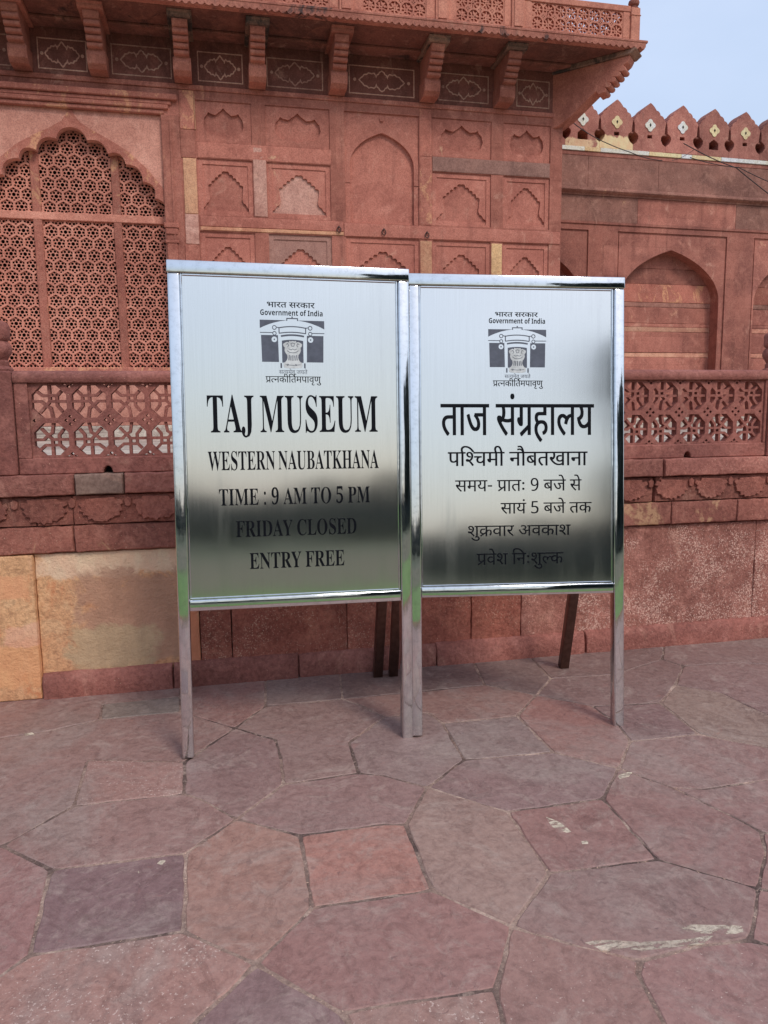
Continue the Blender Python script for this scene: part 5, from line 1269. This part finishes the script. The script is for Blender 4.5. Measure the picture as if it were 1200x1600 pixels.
def emblem(parent, x0, x1, zt, zb, y):
    kx = (x1 - x0) / 755.0; kz = (zt - zb) / 472.0
    T = lambda pts: [(x0 + (px - 190) * kx, zt - (py - 298) * kz) for px, py in pts]
    d = MB()
    def pl(loops, e=0): d.plate([T(l) for l in loops], y - .0008 - e, y + .0002)
    def line(pts, wd, e=0, closed=False): d.plate(ribbon(T(pts), wd * kx, closed), y - .0009 - e, y + .0002)
    mir = lambda pts: [(1135 - x, yy) for x, yy in pts]
    cor = [(190, 298), (505, 298), (420, 311), (350, 328), (290, 348), (235, 370), (190, 392)]
    pl([cor]); pl([mir(cor)])
    line([(505, 303), (505, 277), (630, 277), (630, 303)], 12, .0001)
    pl([circ(567, 262, 9, 12)])
    line([(190, 440), (338, 440)], 9); line([(797, 440), (945, 440)], 9)
    def ring(x, yy, r, w=9): line(circ(x, yy, r, 18), w, .0002, True)
    for s in (0, 1):
        f = (lambda p: p) if s == 0 else mir
        ring(*f([(358, 382)])[0], 22); ring(*f([(358, 447)])[0], 20)
        line(f([(382, 378), (412, 384)]), 10)
        line(f([(412, 376), (412, 446)]), 12, .0001)
        blk = f([(202, 468), (398, 468), (404, 770), (208, 770)])
        pl([blk, [(x, yy) for x, yy in circ(f([(355, 515)])[0][0], 515, 32, 20)]])
        pl([circ(f([(355, 515)])[0][0], 515, 9, 10)])
        pl([f([(420, 782), (438, 782), (438, 838), (420, 838)])])
    arcp = lambda ya, ym, xa: [(xa + (1135 - 2 * xa) * t / 10, ya - (ya - ym) * (1 - (2 * t / 10 - 1) ** 2)) for t in range(11)]
    line(arcp(384, 368, 412), 12); line(arcp(446, 432, 412), 12); line(arcp(478, 464, 432), 20)
    dark = [(442, 776), (442, 528)] + [(442 + 250 * t / 8, 528 - 12 * (1 - (2 * t / 8 - 1) ** 2)) for t in range(1, 8)] + [(692, 528), (692, 776)]
    pl([dark])
    eo = d.build('emblem', M['emblem'], parent)
    # the capital with its lions, in pale grey over the dark ground
    l = MB()
    hf = [(0, 530), (22, 534), (40, 528), (44, 548), (66, 540), (92, 552), (112, 566), (108, 590), (92, 606), (96, 640), (84, 668), (66, 690), (62, 720), (70, 745), (88, 768), (108, 780), (112, 812), (100, 832), (60, 838), (0, 840)]
    out = [(567 + x, yy) for x, yy in hf] + [(567 - x, yy) for x, yy in hf[-2:0:-1]]
    l.plate([T(out)], y - .0013, y + .0001)
    lo = l.build('lion_capital', M['lion'], parent)
    s = MB()
    for x, ya, yb in ((525, 690, 750), (545, 695, 752), (567, 692, 755), (590, 695, 752), (611, 690, 750), (510, 790, 812), (600, 792, 812)):
        s.plate(ribbon(T([(x, ya), (x + (x - 567) * .12, yb)]), 11 * kx), y - .0016, y - .0012)
    for pts in ([(490, 570), (510, 560), (520, 585), (505, 600)], [(645, 570), (625, 560), (615, 585), (630, 600)], [(545, 560), (567, 552), (590, 560), (580, 590), (555, 590), (545, 560)], [(500, 640), (530, 660), (567, 665), (604, 660), (634, 640)], [(480, 800), (567, 806), (655, 800)], [(520, 620), (545, 632), (567, 620), (590, 632), (615, 620)]):
        s.plate(ribbon(T(pts), 6 * kx), y - .00165, y - .0012)
    s.build('lion_capital_lines', M['emblem'], lo)

def board(loc, yaw, tilt, width, height, label, twist, bottom=.61, shift=0):
    root = empty('notice_board', loc, label, 'sign board', rot=Matrix.Rotation(R(yaw), 3, 'Z').to_4x4().to_3x3().to_euler() if False else (Matrix.Rotation(R(yaw), 3, 'Z') @ Matrix.Rotation(R(.65), 3, 'Y') @ Matrix.Rotation(R(-tilt), 3, 'X')).to_euler())
    hw, t = width / 2, .047
    for s in (-1, 1):
        m = MB(); xa, xb = (-hw, -hw + t) if s < 0 else (hw - t, hw)
        m.box(xa, xb, 0, t, 0.0, height - .049)
        if s > 0 and twist:                           # this tube is turned a touch about its own axis
            ca, sa, xm, ym = math.cos(R(twist)), math.sin(R(twist)), (xa + xb) / 2, t / 2
            m.v = [Vector((xm + (v.x - xm) * ca - (v.y - ym) * sa, ym + (v.x - xm) * sa + (v.y - ym) * ca, v.z)) for v in m.v]
        m.build('leg', M['steel'], root, bevel=.007, segs=4, smooth=True)
    m = MB(); m.box(-hw - .002, hw + .002, -.003, t, height - .0488, height); m.build('top_rail', M['steel'], root, bevel=.004, segs=3, smooth=True)
    m = MB(); m.box(-hw + t + .0003, hw - t - .0003, .002, t, bottom, bottom + .045); m.build('bottom_rail', M['steel'], root, bevel=.004, segs=3, smooth=True)
    m = MB(); m.box(-hw + t + .0003, hw - t - .0003, .016, .030, bottom + .0455, height - .0493); pn = m.build('panel', M['brushed'], root)
    uv = pn.data.uv_layers.new(name='face')
    for lp in pn.data.loops: v = pn.data.vertices[lp.vertex_index].co; uv.data[lp.index].uv = (v.x, v.z)
    m = MB()
    x0, x1, z0, z1 = -hw + t + .0004, hw - t - .0004, bottom + .0456, height - .0494
    m.box(x0, x0 + .007, .0085, .0155, z0, z1); m.box(x1 - .007, x1, .0085, .0155, z0, z1); m.box(x0 + .0072, x1 - .0072, .0085, .0155, z0, z0 + .007); m.box(x0 + .0072, x1 - .0072, .0085, .0155, z1 - .007, z1)
    m.build('bead', M['steel'], root, bevel=.002)
    # rear legs: from behind the top rail down to the ground, leaning back
    inv = (Matrix.Translation(Vector(loc)) @ root.rotation_euler.to_matrix().to_4x4()).inverted()
    for s in (-1, 1):
        bx = s * (hw - .006)
        foot_w = Matrix.Translation(Vector(loc)) @ (Matrix.Rotation(R(yaw), 4, 'Z') @ Vector((bx + (shift if s < 0 else 0), .79, 0)))
        foot = inv @ foot_w
        top = Vector((bx - s * .02, .073, height - .12))
        u = (top - foot).normalized(); a = Vector((1, 0, 0)); a = (a - u * a.dot(u)).normalized(); b = u.cross(a)
        h = .024; P8 = []
        for end in (foot, top):
            for sx, sy in ((-1, -1), (1, -1), (1, 1), (-1, 1)): P8.append(end + a * h * sx + b * h * sy)
        m = MB(); m.add(P8, [(3, 2, 1, 0), (4, 5, 6, 7), (0, 1, 5, 4), (1, 2, 6, 5), (2, 3, 7, 6), (3, 0, 4, 7)])
        m.build('rear_leg', M['dull_steel'], root, bevel=.003, segs=2, smooth=True)
    return root, pn
DEV, LAT, SANS = 622.0, 678.0, 714.0
b1, p1 = board((.274, 2.994, 0), -.7, 3.6, .975, 2.01, 'taller left steel notice board lettered TAJ MUSEUM in English capitals', 4.5, shift=-.035)
Y = .016
text_line(p1, 'bharat', -.101, .093, 1.861, 1.840, DEV, 14, y=Y); text_line(p1, 'gov', -.129, .125, 1.830, 1.808, SANS, y=Y)
emblem(p1, -.132, .131, 1.789, 1.620, Y)
text_line(p1, 'satya', -.058, .058, 1.587, 1.572, DEV, 0, 'emblem', y=Y); text_line(p1, 'pratna', -.113, .113, 1.562, 1.537, DEV, 8, y=Y)
text_line(p1, 'taj', -.350, .350, 1.483, 1.334, LAT, y=Y); text_line(p1, 'west', -.352, .352, 1.257, 1.181, LAT, y=Y)
text_line(p1, 'time', -.312, .312, 1.104, 1.037, LAT, y=Y); text_line(p1, 'fri', -.248, .253, .972, .906, LAT, y=Y); text_line(p1, 'entry', -.196, .199, .838, .772, LAT, y=Y)
b2, p2 = board((1.233, 2.934, 0), -6.4, 5.6, .960, 2.000, 'shorter right steel notice board lettered in Hindi, standing beside the English one', 3.5, .606)
c = .017
text_line(p2, 'bharat', -.115 + c, .076 + c, 1.844, 1.825, DEV, 14, y=Y); text_line(p2, 'gov', -.143 + c, .108 + c, 1.818, 1.796, SANS, y=Y)
emblem(p2, -.146 + c, .113 + c, 1.770, 1.606, Y)
text_line(p2, 'satya', -.074 + c, .042 + c, 1.573, 1.559, DEV, 0, 'emblem', y=Y); text_line(p2, 'pratna', -.126 + c, .097 + c, 1.548, 1.523, DEV, 8, y=Y)
text_line(p2, 'taj_d', -.357 + c, .328 + c, 1.446, 1.310, DEV, 14, y=Y); text_line(p2, 'pasch', -.327 + c, .299 + c, 1.237, 1.176, DEV, 10, y=Y)
text_line(p2, 'samay', -.296 + c, .272 + c, 1.114, 1.065, DEV, 6, y=Y); text_line(p2, 'sayam', -.094 + c, .318 + c, 1.013, .966, DEV, 6, y=Y)
text_line(p2, 'shuk', -.241 + c, .222 + c, .914, .868, DEV, 6, y=Y); text_line(p2, 'prav', -.202 + c, .188 + c, .792, .742, DEV, 6, y=Y)
